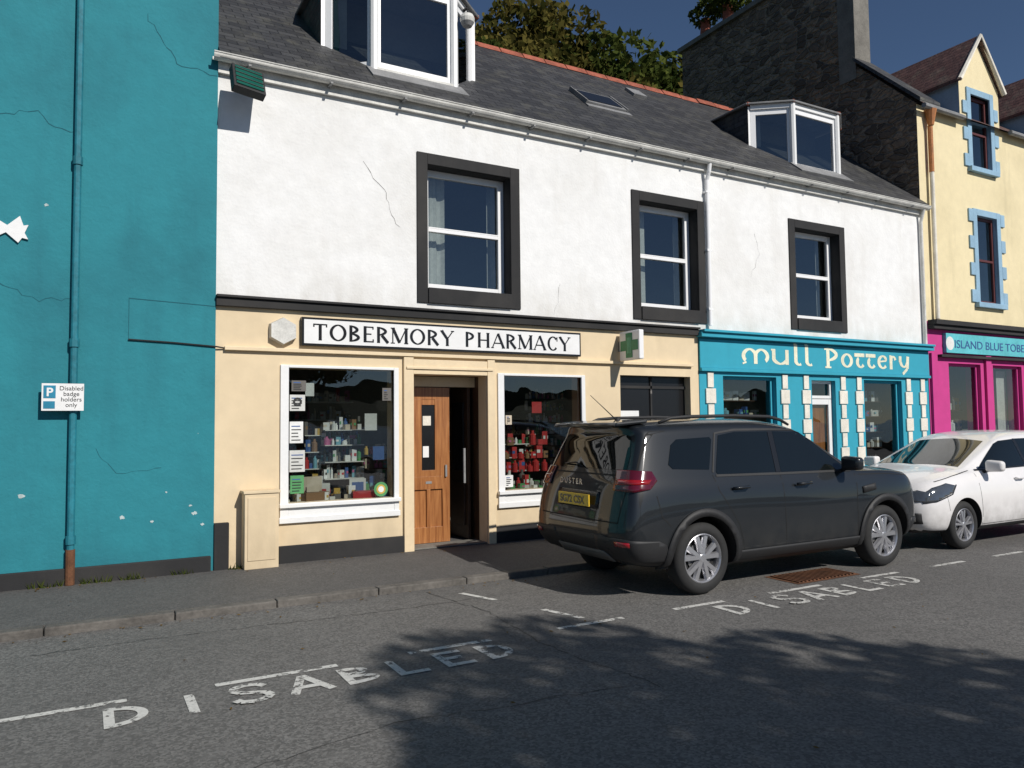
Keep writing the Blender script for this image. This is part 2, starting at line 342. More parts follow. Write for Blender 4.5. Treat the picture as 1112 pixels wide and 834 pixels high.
# ------------------------------------------------------------------ white building
wbld=empty("white_shop_building")
openings=[(3.66,4.83,3.29,4.83),(6.97,8.08,3.28,4.83),(10.22,11.33,3.30,4.81)]
mb=MB(); mb.wall(1.21,13.70,2.93,5.60,F,.34,openings,white_wall,black_paint)
mb.poly([(1.21,F,5.6),(13.70,F,5.6),(13.70,F+.34,5.6),(1.21,F+.34,5.6)],white_wall)
mb.build("upper_wall",wbld)
mb=MB()
for (a,b,c,d) in openings:
    y0=F-.022
    mb.box(a-.14,a,y0,F+.01,c-.19,d+.14,black_paint); mb.box(b,b+.14,y0,F+.01,c-.19,d+.14,black_paint)
    mb.box(a,b,y0,F+.01,d,d+.14,black_paint); mb.box(a,b,y0-.02,F+.2,c-.19,c,black_paint)
mb.build("window_surrounds",wbld,bevel=.006)
mb=MB()
for (a,b,c,d) in openings:
    win(mb,(a+.003,F+.17),(b-.003,F+.17),c+.002,d-.003,white_pvc,glass_up,.085,rails=((c+d)/2,),dep=.06)
    mb.box(a+.09,b-.09,F+.165,F+.2,(c+d)/2+.022,(c+d)/2+.04,white_pvc)
mb.build("sash_windows",wbld,bevel=.004)
mb=MB()
rc=random.Random(4)
for (a,b,c,d) in openings:
    def folds(x0,x1):
        x=x0;y=F+.36
        while x<x1:
            w_=rc.uniform(.03,.05); y2=F+.36+rc.uniform(0,.05); mb.poly([(x,y,c),(x+w_,y2,c),(x+w_,y2,d),(x,y,d)],curtain); x+=w_;y=y2
    folds(a+.0,a+.36); folds(b-.16,b+.25)
mb.box(1.3,13.6,F+2.0,F+2.1,3.0,5.5,dark_int); mb.box(1.3,13.6,F+.35,F+2.1,2.95,3.0,dark_int); mb.box(1.3,13.6,F+.35,F+2.1,5.3,5.35,dark_int)
mb.build("upper_rooms",wbld)
mb=MB(); mb.box(1.21,8.02,F-.07,F+.02,2.90,2.99,black_paint); mb.box(1.21,8.02,F-.10,F-.0,2.992,3.02,black_paint); mb.build("string_course",wbld,bevel=.006)
RS=.853
def rz(y): return 5.62+RS*(y-8.45)
mb=MB()
mb.hexa([(1.21,8.45,5.56),(13.69,8.45,5.56),(13.69,11.32,rz(11.32)-.06),(1.21,11.32,rz(11.32)-.06),(1.21,8.45,5.62),(13.69,8.45,5.62),(13.69,11.32,rz(11.32)),(1.21,11.32,rz(11.32))],slate)
mb.hexa([(1.21,11.323,rz(11.32)-.06),(13.69,11.323,rz(11.32)-.06),(13.69,14.2,5.56),(1.21,14.2,5.56),(1.21,11.323,rz(11.32)),(13.69,11.323,rz(11.32)),(13.69,14.2,5.62),(1.21,14.2,5.62)],slate)
mb.box(1.21,13.69,14.0,14.2,0,5.55,white_wall)
mb.build("roof",wbld)
mb=MB(); x=1.21; zr_=rz(11.32)
while x<13.66:
    L=min(.44,13.66-x); j=random.uniform(-.012,.012)
    mb.hexa([(x,11.20,zr_-.08+j),(x+L,11.20,zr_-.08+j),(x+L,11.44,zr_-.08+j),(x,11.44,zr_-.08+j),(x,11.29,zr_+.045+j),(x+L-.01,11.29,zr_+.045+j),(x+L-.01,11.36,zr_+.045+j),(x,11.36,zr_+.045+j)],red_tile); x+=.45
mb.build("ridge_tiles",wbld,bevel=.01)
mb=MB()
mb.box(1.21,13.69,F-.05,F-.003,5.44,5.585,off_white)
prof=[(math.pi+math.pi*i/8) for i in range(9)]
r0=.062
for i in range(8):
    a,b=prof[i],prof[i+1]
    mb.poly([(1.15,8.50+r0*math.cos(a),5.60+r0*math.sin(a)),(13.76,8.50+r0*math.cos(a),5.58+r0*math.sin(a)),(13.76,8.50+r0*math.cos(b),5.58+r0*math.sin(b)),(1.15,8.50+r0*math.cos(b),5.60+r0*math.sin(b))],off_white)
x=1.5
while x<13.6: mb.box(x,x+.03,8.43,8.6,5.515,5.535,lead); x+=.9
mb.tube([(1.15,8.437,5.606),(13.76,8.437,5.586)],.008,off_white,6)
mb.build("gutter",wbld)
mb=MB(); mb.tube([(8.26,8.5,5.54),(8.26,8.52,5.42),(8.26,8.57,5.30),(8.26,8.57,3.06)],.033,white_pvc,12)
for z in (5.1,4.2,3.3): mb.box(8.215,8.305,8.54,8.62,z,z+.03,white_pvc)
mb.tube([(13.62,8.5,5.54),(13.62,8.57,5.3),(13.62,8.57,2.95)],.03,off_white,10)
mb.build("downpipe",wbld,smooth=False)
def roofbox(mb,x0,x1,y0,y1,h0,h1,mat):
    nrm=Vector((0,-RS,1)).normalized()
    c=[]
    for h in (h0,h1):
        for (x,y) in ((x0,y0),(x1,y0),(x1,y1),(x0,y1)): c.append(Vector((x,y,rz(y)))+nrm*h)
    mb.hexa(c,mat)
mb=MB(); roofbox(mb,6.75,7.5,9.55,10.0,0,.05,lead); roofbox(mb,6.8,7.45,9.6,9.95,.052,.06,black_gloss); roofbox(mb,6.70,7.55,9.45,9.54,0,.02,lead)
roofbox(mb,6.72,6.745,9.55,10.02,0,.07,lead); roofbox(mb,7.505,7.53,9.55,10.02,0,.07,lead)
roofbox(mb,4.75,5.15,10.5,10.8,0,.06,off_white); roofbox(mb,8.5,8.8,10.6,10.85,0,.05,lead)
mb.build("skylight",wbld)
def dormer(nm,x0,x1,x2,x3,z0,z1):
    e=empty(nm); e.parent=wbld
    yb,yf=9.4,8.97
    mb=MB(); seg=[((x0,yb),(x1,yf)),((x1,yf),(x2,yf)),((x2,yf),(x3,yb))]
    for p,q in seg:
        win(mb,p,q,z0+.02,z1-.06,white_pvc,glass_up,.09,dep=.05)
        mb.bar(p,q,z1-.058,z1+.03,.03,.06,white_paint)
        mb.bar(p,q,z0-.06,z0+.018,.05,.06,off_white)
    for (px,py) in ((x1,yf),(x2,yf)): mb.tube([(px,py-.005,z0-.04),(px,py-.005,z1+.02)],.055,white_paint,8)
    mb.build("frames",e,bevel=.004)
    mb=MB()
    ye=8.45+(z1-5.62)/RS+.05
    for xx,s in ((x0,-1),(x3,1)):
        xa,xb=(xx-.05,xx) if s<0 else (xx,xx+.05)
        mb.poly([(xa,yb,z0-.1),(xa,yb,z1),(xa,ye,z1)],slate_y); mb.poly([(xb,yb,z0-.1),(xb,ye,z1),(xb,yb,z1)],slate_y)
        mb.poly([(xa,yb,z0-.1),(xb,yb,z0-.1),(xb,yb,z1),(xa,yb,z1)],white_paint)
    mb.build("cheeks",e)
    mb=MB(); xm=(x0+x3)/2; o=.07; zt=z1+.035; zp_=z1+.26
    E=[(x0-o-.03,ye+.3,zt),(x0-o-.03,yb-.02,zt),(x1-o*.5,yf-o,zt),(x2+o*.5,yf-o,zt),(x3+o+.03,yb-.02,zt),(x3+o+.03,ye+.3,zt)]
    Ap=(xm,yb+.15,zp_); Bp=(xm,ye+.75,zp_)
    for tri in ((E[0],E[1],Ap,Bp),(E[1],E[2],Ap),(E[2],E[3],Ap),(E[3],E[4],Ap),(E[4],E[5],Bp,Ap)): mb.poly(tri,slate_y)
    mb.poly(E[::-1],lead)
    mb.build("dormer_roof",e)
    mb=MB()
    for q in E[1:5]: mb.tube([q,Ap],.03,red_tile,6)
    mb.tube([Ap,Bp],.035,red_tile,6); mb.tube(E,.018,lead,6)
    mb.build("hips",e)
    mb=MB(); mb.box(x0+.1,x3-.1,yb+.4,yb+.45,z0,z1,dark_int)
    mb.box(x0+.1,x0+.3,yb+.05,yb+.08,z0,z1-.05,curtain); mb.build("dormer_room",e)
    mb=MB(); roofbox(mb,x1-.1,x2+.1,8.72,8.97,0,.02,lead); mb.build("apron",e)
dormer("canted_dormer",2.6,3.1,4.2,4.68,6.06,7.32)
dormer("canted_dormer",10.12,10.68,11.83,12.4,5.98,7.12)
# ---------------------------------------------------------- pharmacy shopfront
ph=[(1.98,3.21,.76,2.26),(3.46,4.45,.112,2.22),(4.70,5.90,.76,2.23),(6.57,7.87,.112,2.28)]
mb=MB(); mb.wall(1.21,8.04,.0,2.93,F-.01,.22,ph,cream_wall)
mb.build("pharmacy_front",wbld)
mb=MB()
for (a,b,c,d) in (ph[0],ph[2]):
    mb.box(a-.09,a,F-.035,F+.03,c-.19,d+.03,white_paint); mb.box(b,b+.06,F-.035,F+.03,c-.19,d+.03,white_paint)
    mb.box(a,b,F-.035,F+.03,d,d+.03,white_paint)
    mb.box(a,b,F-.03,F+.06,c-.19,c-.045,white_paint); mb.box(a-.1,b+.07,F-.075,F+.03,c-.045,c-.001,white_paint); mb.box(a-.1,b+.07,F-.05,F-.037,c-.215,c-.15,white_paint)
    mb.poly([(a,F+.02,c),(b,F+.02,c),(b,F+.02,d),(a,F+.02,d)],glass)
mb.build("display_windows",wbld,bevel=.004)
mb=MB()
mb.box(1.88,3.33,F-.04,F,.1,.30,black_paint); mb.box(4.56,6.57,F-.04,F,.1,.31,black_paint); mb.box(1.21,1.36,F-.06,F,.1,.60,black_paint); mb.box(7.87,8.04,F-.04,F,.1,.3,black_paint)
mb.build("plinth",wbld,bevel=.008)
mb=MB()
mb.box(3.33,3.455,F-.05,F-.012,.1,2.42,cream_paint); mb.box(4.455,4.56,F-.05,F-.012,.1,2.42,cream_paint); mb.box(3.456,4.454,F-.045,F-.012,2.222,2.40,cream_paint)
mb.box(3.36,4.53,F-.065,F-.051,2.28,2.31,cream_paint); mb.box(1.3,7.9,F-.06,F-.012,2.43,2.47,cream_paint)
mb.box(3.40,3.46,F+.21,9.0,.1,2.3,cream_paint); mb.box(4.45,4.51,F+.21,9.7,.1,2.3,dwood)
mb.box(3.46,4.45,8.93,8.98,2.09,2.22,cream_paint); mb.box(4.05,4.09,8.94,8.98,2.0,2.09,dwood)
mb.box(3.46,4.45,8.62,8.95,.113,.13,cement)
mb.build("doorway",wbld,bevel=.004)
mb=MB()
x0,x1=3.50,4.08; Y=8.95
mb.box(x0,x1,Y,Y+.03,.135,2.08,wood)
for (a,b,c,d) in ((x0,x0+.10,.135,2.08),(x1-.10,x1,.135,2.08),(x0+.10,x1-.10,.135,.33),(x0+.10,x1-.10,.80,.96),(x0+.10,x1-.10,1.93,2.08),(x0+.265,x0+.315,.33,.80),(x0+.10,x0+.20,.96,1.93),(x1-.20,x1-.10,.96,1.93)):
    mb.box(a,b,Y-.025,Y-.001,c,d,wood)
mb.box(x0+.20,x1-.20,Y-.01,Y-.002,1.04,1.86,black_gloss); mb.box(x0+.20,x1-.20,Y-.02,Y-.001,.96,1.04,wood); mb.box(x0+.20,x1-.20,Y-.02,Y-.001,1.86,1.93,wood)
mb.box(x1-.07,x1-.045,Y-.05,Y-.025,.95,1.1,lead)
mb.box(x0+.25,x0+.33,Y-.03,Y-.025,.87,.90,lead)
mb.box(x0+.22,x0+.33,Y-.013,Y-.0105,1.6,1.72,quoin); mb.box(x0+.22,x0+.30,Y-.013,Y-.0105,1.2,1.34,white_paint)
mb.build("wooden_door",wbld,bevel=.006)
mb=MB(); mb.box(4.36,4.40,8.97,9.52,.135,2.08,dwood)
mb.box(4.34,4.36,9.05,9.45,.3,.85,dwood); mb.box(4.345,4.36,9.08,9.42,1.0,1.9,black_gloss); mb.box(4.31,4.34,8.99,9.02,.85,1.3,lead); mb.build("open_door",wbld,bevel=.004)
mb=MB(); mb.box(6.57,7.87,F+.12,F+.16,.1,2.28,black_gloss); mb.box(7.2,7.23,F+.10,F+.12,.1,2.28,black_paint); mb.box(6.57,7.87,F+.1,F+.119,2.1,2.14,black_paint)
mb.box(6.65,6.98,F+.10,F+.118,1.55,1.78,white_paint); mb.build("passage_gate",wbld)
mb=MB()
mb.box(1.25,8.0,11.4,11.5,0,2.9,shop_int); mb.box(1.25,8.0,8.84,11.4,2.86,2.9,shop_int); mb.box(1.25,8.0,9.71,11.4,.1,.13,shop_int); mb.box(1.22,1.27,8.84,11.4,0,2.9,shop_int)
mb.box(6.3,6.35,8.84,11.4,0,2.9,shop_int); mb.box(8.0,8.06,8.84,11.4,0,2.9,shop_int); mb.box(13.6,13.68,8.84,11.4,0,2.9,shop_int)
mb.box(8.06,13.6,11.4,11.5,0,2.9,shop_int); mb.box(8.06,13.6,8.84,11.4,2.86,2.9,shop_int); mb.box(8.06,13.6,8.84,11.4,.1,.13,shop_int)
mb.box(1.27,3.40,8.84,9.5,.68,.74,shop_int); mb.box(4.51,6.3,8.84,9.5,.68,.74,shop_int)
mb.build("shop_rooms",wbld)
goods=[M("goods_%d"%i,c,.5,var=.1) for i,c in enumerate([(.75,.75,.73),(.6,.6,.57),(.45,.03,.03),(.04,.10,.28),(.08,.28,.10),(.55,.36,.07),(.45,.12,.25),(.02,.02,.02),(.15,.35,.42),(.55,.47,.36),(.25,.14,.07),(.12,.11,.10)])]
muted=[goods[i] for i in (0,0,0,1,1,1,9,9,10,11,11,7,3,4,5,2,8,6)]
rg=random.Random(3)
def stock(mb,x0,x1,y0,y1,z,hmax,dens=.9,pal=muted,wm=(.03,.09)):
    x=x0
    while x<x1-.03:
        w=rg.uniform(*wm); h=rg.uniform(.3,1)*hmax
        if rg.random()<dens:
            yy=y0+rg.uniform(0,.06); k=rg.random()
            if k<.35: mb.lathe([(0,.0),(0,w*.45),(h*.7,w*.45),(h*.8,w*.22),(h,w*.22),(h,0)],(x+w/2,yy+w/2,z),'z',rg.choice(pal),10)
            else:
                m_=rg.choice(pal); mb.obox((x+w/2,yy+w/2,z+h/2+.001),(w*.85,w*.7,h),Matrix.Rotation(rg.uniform(-.5,.5),3,'Z'),m_)
                if h>.08: mb.obox((x+w/2,yy+w/2,z+h*.55),(w*.858,w*.708,h*.25),Matrix.Rotation(rg.uniform(-.02,.02),3,'Z'),rg.choice(goods))
        x+=w*rg.uniform(.9,1.3)
mb=MB()
for lev,z in enumerate((.98,1.18,1.38,1.56)):
    mb.box(2.5,2.98,9.0,9.2,z-.01,z,off_white); stock(mb,2.5,2.98,9.02,9.1,z,.16)
    stock(mb,2.5,2.98,9.1,9.16,z,.17)
for z in (.9,1.1,1.3,1.5): mb.box(2.3,2.5,9.15,9.3,z-.01,z,off_white); stock(mb,2.3,2.5,9.16,9.2,z,.18,.8)
for y,h in ((8.72,.12),(8.8,.17),(8.9,.22),(9.0,.28)): stock(mb,1.95,3.38,y,y+.05,.742,h,.85,wm=(.04,.12))
for z in (.95,1.08,1.25): mb.box(3.05,3.38,9.1,9.25,z-.01,z,dwood); stock(mb,3.02,3.38,9.1,9.2,z,.16)
mb.box(2.2,2.45,8.95,8.97,.76,1.02,goods[9]); mb.box(2.75,2.95,8.85,8.87,.76,.98,goods[1]); mb.box(2.78,2.92,8.845,8.85,.8,.94,goods[3])
mb.obox((2.32,8.8,.80),(.3,.16,.11),Matrix.Rotation(.3,3,'Z'),goods[10]); mb.obox((2.9,8.78,.79),(.26,.14,.1),Matrix.Rotation(-.2,3,'Z'),goods[2])
for z in (.95,1.2,1.45,1.7,1.95): mb.box(1.3,3.35,10.6,10.9,z-.015,z,off_white); stock(mb,1.32,3.35,10.6,10.7,z,.2)
pr=[goods[i] for i in (2,2,4,0,1,11,5)]
for y,h in ((8.72,.12),(8.82,.2),(8.95,.26)): stock(mb,4.72,5.95,y,y+.05,.742,h,.85,[goods[i] for i in (4,4,0,1,2,9,11)],wm=(.05,.12))
for z in (.98,1.16,1.34):
    stock(mb,4.85,5.6,8.98,9.0,z-.02,.2,.9,[goods[2],goods[2],goods[10]],(.06,.12)); mb.box(4.9,5.5,9.05,9.2,z-.012,z,off_white); stock(mb,4.9,5.5,9.06,9.12,z,.16,.95,pr)
for z in (.95,1.12,1.29,1.46,1.63,1.80,1.97): mb.box(5.55,6.25,9.5,9.7,z-.012,z,dwood); stock(mb,5.56,6.25,9.5,9.6,z,.15,1,wm=(.02,.05))
for z in (.95,1.2,1.45,1.7): mb.box(4.55,6.2,10.8,11.1,z-.015,z,off_white); stock(mb,4.56,6.2,10.8,10.9,z,.2)
mb.build("pharmacy_stock",wbld)
mb=MB(); yg=F+.012
for (a,b,c,d,mt) in ((2.22,2.36,.86,1.0,goods[9]),(2.2,2.3,1.95,2.1,goods[0]),(2.9,3.05,1.55,1.75,goods[1]),(3.0,3.14,1.2,1.36,goods[3]),(5.6,5.75,.82,1.0,goods[0]),(5.2,5.35,1.75,1.9,goods[2])): mb.box(a,b,F+.12,F+.123,c,d,mt)
for (a,b,c,d,mt) in ((2.0,2.17,1.78,1.96,goods[1]),(2.0,2.15,1.42,1.66,goods[0]),(2.0,2.17,1.10,1.34,goods[1]),(2.01,2.16,.86,1.06,goods[4]),(3.08,3.19,1.9,2.05,goods[11]),(4.72,4.84,.8,.95,goods[0]),(4.74,4.83,1.6,1.72,goods[9]),(2.02,2.18,2.0,2.12,goods[11])):
    mb.box(a,b,yg-.001,yg+.002,c,d,mt)
    for i in range(5):
        zz=c+(d-c)*(.12+.16*i); mb.box(a+.02,b-rg.uniform(.02,.07),yg-.003,yg-.0015,zz,zz+.011,goods[7] if i<4 else goods[3])
mb.lathe([(0,.025),(0,.05)],(2.085,yg-.004,1.88),'y+',goods[7],20)
mb.lathe([(0,0),(0,.085)],(3.06,yg-.002,.86),'y+',goods[4],24); mb.lathe([(0,0),(0,.055)],(3.06,yg-.004,.86),'y+',goods[5],24); mb.lathe([(0,0),(0,.035)],(3.06,yg-.006,.86),'y+',goods[0],24)
mb.build("window_notices",wbld)
sg=empty("pharmacy_sign"); mb=MB(); mb.box(2.11,5.87,F-.07,F-.012,2.51,2.83,black_gloss); mb.box(2.135,5.845,F-.078,F-.068,2.535,2.805,white_paint); mb.build("sign_board",sg)
mb=MB(); sp=lambda x,y,k:(x,F-.0795-k*.0003,y)
W={'T':.15,'O':.19,'B':.135,'E':.125,'R':.145,'M':.20,'Y':.16,'P':.13,'H':.17,'A':.17,'C':.155}
txt="TOBERMORY PHARMACY"; tot=sum(W.get(c,.12)+.035 for c in txt); kx=3.50/tot; x=2.24
for ch in txt:
    w=W.get(ch,.10)
    if ch!=' ': glyph(mb,ch,x,2.575,w*kx,.185,.036,sp,black_gloss,thin=.015,serif=.13)
    x+=(w+.035)*kx
mb.build("sign_lettering",sg)
def text(s,size,loc,rot,mat,name,parent,offset=0,extr=.004,sx=1,align='LEFT'):
    cu=bpy.data.curves.new(name,'FONT'); cu.body=s; cu.size=size; cu.offset=offset; cu.extrude=extr; cu.align_x=align
    o=bpy.data.objects.new(name,cu); COL.objects.link(o); o.location=loc; o.rotation_euler=rot; o.scale=(sx,1,1); o.parent=parent
    cu.materials.append(mat); return o
UP=(math.pi/2,0,0)
al=empty("alarm_box"); mb=MB(); pts=[(1.91+.155*math.cos(a),2.66+.145*math.sin(a)) for a in [math.pi/6+i*math.pi/3 for i in range(6)]]
mb.poly([(x,F-.09,z) for x,z in pts],off_white)
for i in range(6):
    a,b=pts[i],pts[(i+1)%6]; mb.poly([(a[0],F-.09,a[1]),(a[0]+(a[0]-1.91)*.08,F-.011,a[1]+(a[1]-2.66)*.08),(b[0]+(b[0]-1.91)*.08,F-.011,b[1]+(b[1]-2.66)*.08),(b[0],F-.09,b[1])],off_white)
mb.build("case",al,merge=True)
cs=empty("pharmacy_cross_sign"); gx=M("cross_green",(.02,.22,.10),.4); gl=M("cross_light_green",(.15,.5,.3),.4)
mb=MB(); mb.box(6.53,6.61,8.12,8.56,2.47,2.87,white_pvc); mb.box(6.545,6.595,8.56,8.61,2.6,2.75,lead); mb.build("box",cs,bevel=.012)
mb=MB()
for (a,b,c,d,mt) in ((8.27,8.41,2.50,2.84,gx),(8.15,8.269,2.6,2.74,gx),(8.411,8.53,2.6,2.74,gx)):
    mb.box(6.524,6.53,a,b,c,d,mt); mb.box(6.61,6.616,a,b,c,d,mt)
for i in range(3): mb.box(6.521,6.524,8.30+i*.03,8.315+i*.03,2.56,2.78,gl)
mb.build("green_cross",cs)
mc=empty("meter_cabinet"); mb=MB(); mb.box(1.49,1.84,8.41,8.60,.112,.90,cream_wall); mb.box(1.475,1.855,8.395,8.60,.901,.93,cream_wall); mb.box(1.52,1.81,8.402,8.41,.2,.86,cream_wall); mb.build("cabinet",mc,bevel=.008)
fl=empty("wall_floodlight"); gg=M("green_glass",(.010,.095,.066),.12,coat=1)
mb=MB(); RX=Matrix.Rotation(math.radians(-28),3,'X')@Matrix.Rotation(math.radians(10),3,'Z')
mb.obox((1.47,8.32,5.28),(.34,.10,.34),RX,black_plastic); mb.obox(Vector((1.47,8.32,5.28))+RX@Vector((0,-.055,0)),(.29,.02,.28),RX,gg)
for i in range(4): mb.obox(Vector((1.47,8.32,5.28))+RX@Vector((0,-.068,-.10+i*.065)),(.30,.012,.010),RX,black_plastic)
mb.tube([(1.47,8.38,5.36),(1.47,8.5,5.48),(1.47,8.6,5.48)],.022,lead); mb.build("housing",fl,bevel=.008)
sr=empty("dormer_lamp"); mb=MB(); mb.lathe([(0,0),(0,.09),(.05,.10),(.10,.08),(.13,0)],(4.35,8.86,6.92),'z',off_white,16); mb.tube([(4.35,8.86,7.05),(4.35,8.86,7.12),(4.35,8.97,7.14)],.02,black_plastic); mb.lathe([(-.06,0),(-.05,.06),(0,.09)],(4.35,8.86,6.92),'z',lead,16); mb.build("lamp",sr)
# ---------------------------------------------------------- blue pottery shop
mo=[(8.52,9.68,.80,2.31),(10.51,11.10,.112,2.28),(11.85,12.90,.80,2.31)]
mb=MB(); mb.wall(8.04,13.70,0,2.93,F-.02,.23,mo,blue_wall); mb.build("pottery_front",wbld)
mb=MB(); mb.box(8.0,13.74,F-.14,F-.021,2.88,2.95,blue_wall); mb.box(8.02,13.72,F-.18,F-.021,2.952,2.99,blue_wall); mb.box(8.04,13.70,F-.05,F-.021,2.42,2.86,blue_wall); mb.box(8.04,13.70,F-.08,F-.021,2.37,2.418,blue_wall); mb.build("pottery_fascia",wbld,bevel=.006)
mb=MB()
for (a,b,c,d) in (mo[0],mo[2]): win(mb,(a,F+.06),(b,F+.06),c,d,blue_wall,glass,.05,dep=.05); mb.box(a-.06,b+.06,F-.06,F+.05,c-.06,c-.001,blue_wall)
win(mb,(10.51,F+.06),(11.10,F+.06),1.98,2.28,white_paint,glass,.05); win(mb,(10.51,F+.06),(11.10,F+.06),.13,1.97,white_paint,glass,.09,rails=(1.0,)); mb.box(10.6,11.0,F+.14,F+.16,.13,1.9,wood)
mb.build("pottery_windows",wbld,bevel=.003)
mb=MB()
for xc in (8.25,9.86,10.36,11.28,11.70,13.08,13.5):
    for i in range(9):
        z=.2+i*.24; w=.20 if i%2 else .12
        mb.box(xc-w/2,xc+w/2,F-.045-.001*(i%2),F-.021,z+.008,z+.232,quoin)
mb.build("painted_quoins",wbld,bevel=.005)
sg2=empty("pottery_sign"); cr=M("cream_letter",(.76,.74,.56),.5)
mb=MB(); sp2=lambda x,y,k:(x,F-.052-k*.0006,y)
x=8.90
for ch,w,g in (("m",.60,.08),("u",.40,.10),("l",.20,.07),("l",.20,.36),("p",.31,.08),("o",.31,.06),("t",.25,.06),("t",.25,.06),("e",.29,.06),("r",.23,.05),("y",.30,0)):
    glyph(mb,ch,x,2.51,w*.97,.245,.078,sp2,cr,thin=.028); x+=(w+g)*.97
mb.build("lettering",sg2)
mb=MB()
for x0,x1 in ((8.55,9.65),(11.9,12.85)):
    for z in (.84,1.12,1.4,1.68,1.95): mb.box(x0,x1,8.95,9.15,z-.015,z,dwood); stock(mb,x0,x1,8.97,9.05,z,.2,.8,[goods[i] for i in (0,8,3,9,10,11,1)],(.06,.16))
mb.build("pottery_stock",wbld)
# ------------------------------------------------------------------ teal building
tb=empty("teal_building"); mb=MB()
mb.wall(-9,1.21,0,10.5,F-.035,.4,[(-2.2,-1.1,4.25,6.1),(-5.6,-4.5,4.25,6.1),(-5,-3.4,.9,2.6)],teal_wall)
mb.poly([(1.207,F-.035,0),(1.207,15,0),(1.207,15,10.5),(1.207,F-.035,10.5)],teal_wall)
mb.poly([(-9,F-.035,0),(-9,F-.035,10.5),(-9,15,10.5),(-9,15,0)],teal_wall)
mb.build("walls",tb)
mb=MB(); mb.box(-9,1.18,F-.075,F-.036,.05,.27,black_paint); mb.build("plinth",tb,bevel=.01)
mb=MB(); mb.hexa([(-9.2,8.4,10.4),(1.4,8.4,10.4),(1.4,12,13),(-9.2,12,13),(-9.2,8.4,10.5),(1.4,8.4,10.5),(1.4,12,13.1),(-9.2,12,13.1)],slate); mb.hexa([(-9.2,12.01,13),(1.4,12.01,13),(1.4,15.3,10.4),(-9.2,15.3,10.4),(-9.2,12.01,13.1),(1.4,12.01,13.1),(1.4,15.3,10.5),(-9.2,15.3,10.5)],slate); mb.build("roof",tb)
mb=MB()
for a,b in ((-2.2,-1.1),(-5.6,-4.5)):
    win(mb,(a,F+.1),(b,F+.1),4.25,6.1,white_pvc,glass_up,.07,rails=(5.2,)); mb.box(a-.14,b+.14,F-.12,F,4.08,4.24,white_paint); mb.box(a-.13,a,F-.06,F-.036,4.24,6.22,white_paint); mb.box(b,b+.13,F-.06,F-.036,4.24,6.22,white_paint); mb.box(a,b,F-.06,F-.036,6.1,6.22,white_paint)
win(mb,(-5,F+.1),(-3.4,F+.1),.9,2.6,white_pvc,glass_up,.07); mb.box(-8,0,F+1.4,F+1.5,0,8,dark_int)
mb.build("windows",tb)
tealp=M("teal_pipe",(.014,.17,.22),.6,var=.3)
mb=MB(); mb.tube([(-.09,F-.085,10.4),(-.09,F-.085,.45)],.034,tealp,12); mb.tube([(-.09,F-.085,.45),(-.09,F-.085,.115)],.042,rust,12)
for z in (.5,2.4,4.2,6.0): mb.tube([(-.09,F-.085,z),(-.09,F-.085,z+.08)],.045,tealp,12)
mb.build("downpipe",tb,smooth=False)
def crack(mb,pts,y,mat,w=.006,seed=1):
    r=random.Random(seed); P=[Vector((p[0],p[1])) for p in pts]; out=[]
    for a,b in zip(P[:-1],P[1:]):
        n=max(2,int((b-a).length/.06))
        for i in range(n):
            out.append(a.lerp(b,i/n)+Vector((r.uniform(-.018,.018),r.uniform(-.018,.018))))
    out.append(P[-1])
    for a,b in zip(out[:-1],out[1:]):
        d=(b-a).normalized(); n=Vector((-d.y,d.x))*w*r.uniform(.2,.9); mb.poly([(a.x-n.x,y,a.y-n.y),(b.x-n.x,y,b.y-n.y),(b.x+n.x,y,b.y+n.y),(a.x+n.x,y,a.y+n.y)],mat)
dk=M("crack_dark",(.20,.19,.18),.9); tk=M("crack_teal",(.008,.10,.13),.9); pk=M("bare_render",(.42,.50,.50),.9,var=.3,vs=20)
mb=MB(); yt=F-.037
crack(mb,[(-.75,3.0),(-.4,2.85),(-.1,2.88)],yt,tk,.006,1); crack(mb,[(.5,5.9),(.8,5.45),(1.2,5.40)],yt,tk,.005,2); crack(mb,[(-.75,4.6),(-.45,4.7),(-.3,4.55),(-.1,4.55)],yt,tk,.005,3)
mb.poly([(.38,yt,2.925),(1.2,yt,2.895),(1.2,yt,2.887),(.38,yt,2.915)],tk); mb.poly([(.38,yt,2.5),(.386,yt,2.5),(.386,yt,2.915),(.38,yt,2.915)],tk); crack(mb,[(.1,1.4),(.3,1.15),(.7,1.2)],yt,tk,.003,6)
def flake(cx,cz,r,sd_):
    q=random.Random(sd_); mb.poly([(cx+r*q.uniform(.5,1.2)*math.cos(a*.5236),yt-.001,cz+r*.7*q.uniform(.5,1.2)*math.sin(a*.5236)) for a in range(12)],pk)
for i,(a,b,c) in enumerate(((-.50,.98,.05),(1.02,.72,.05),(.98,.80,.03),(1.1,.6,.035),(.35,.72,.05),(.62,.66,.03),(-.1,3.92,.045),(-.35,3.78,.04),(.75,.95,.025),(-.7,.55,.04))): flake(a,b,c*.6,i)
mb.tube([(.38,F-.05,2.50),(.8,F-.05,2.485),(1.22,F-.05,2.46),(1.3,F-.03,2.45)],.008,black_plastic,6)
mb.build("wall_cracks",tb)
mb=MB(); crack(mb,[(2.85,4.75),(2.98,4.55),(3.12,4.45),(3.18,4.15),(3.3,4.0)],F-.002,dk,.005,7); crack(mb,[(5.5,3.05),(5.6,3.5)],F-.002,dk,.003,8); crack(mb,[(9.2,3.9),(9.4,4.3),(9.3,4.6)],F-.002,dk,.003,9)
mb.build("wall_cracks",wbld)
fs=empty("fish_sculpture"); mb=MB(); yf=F-.06
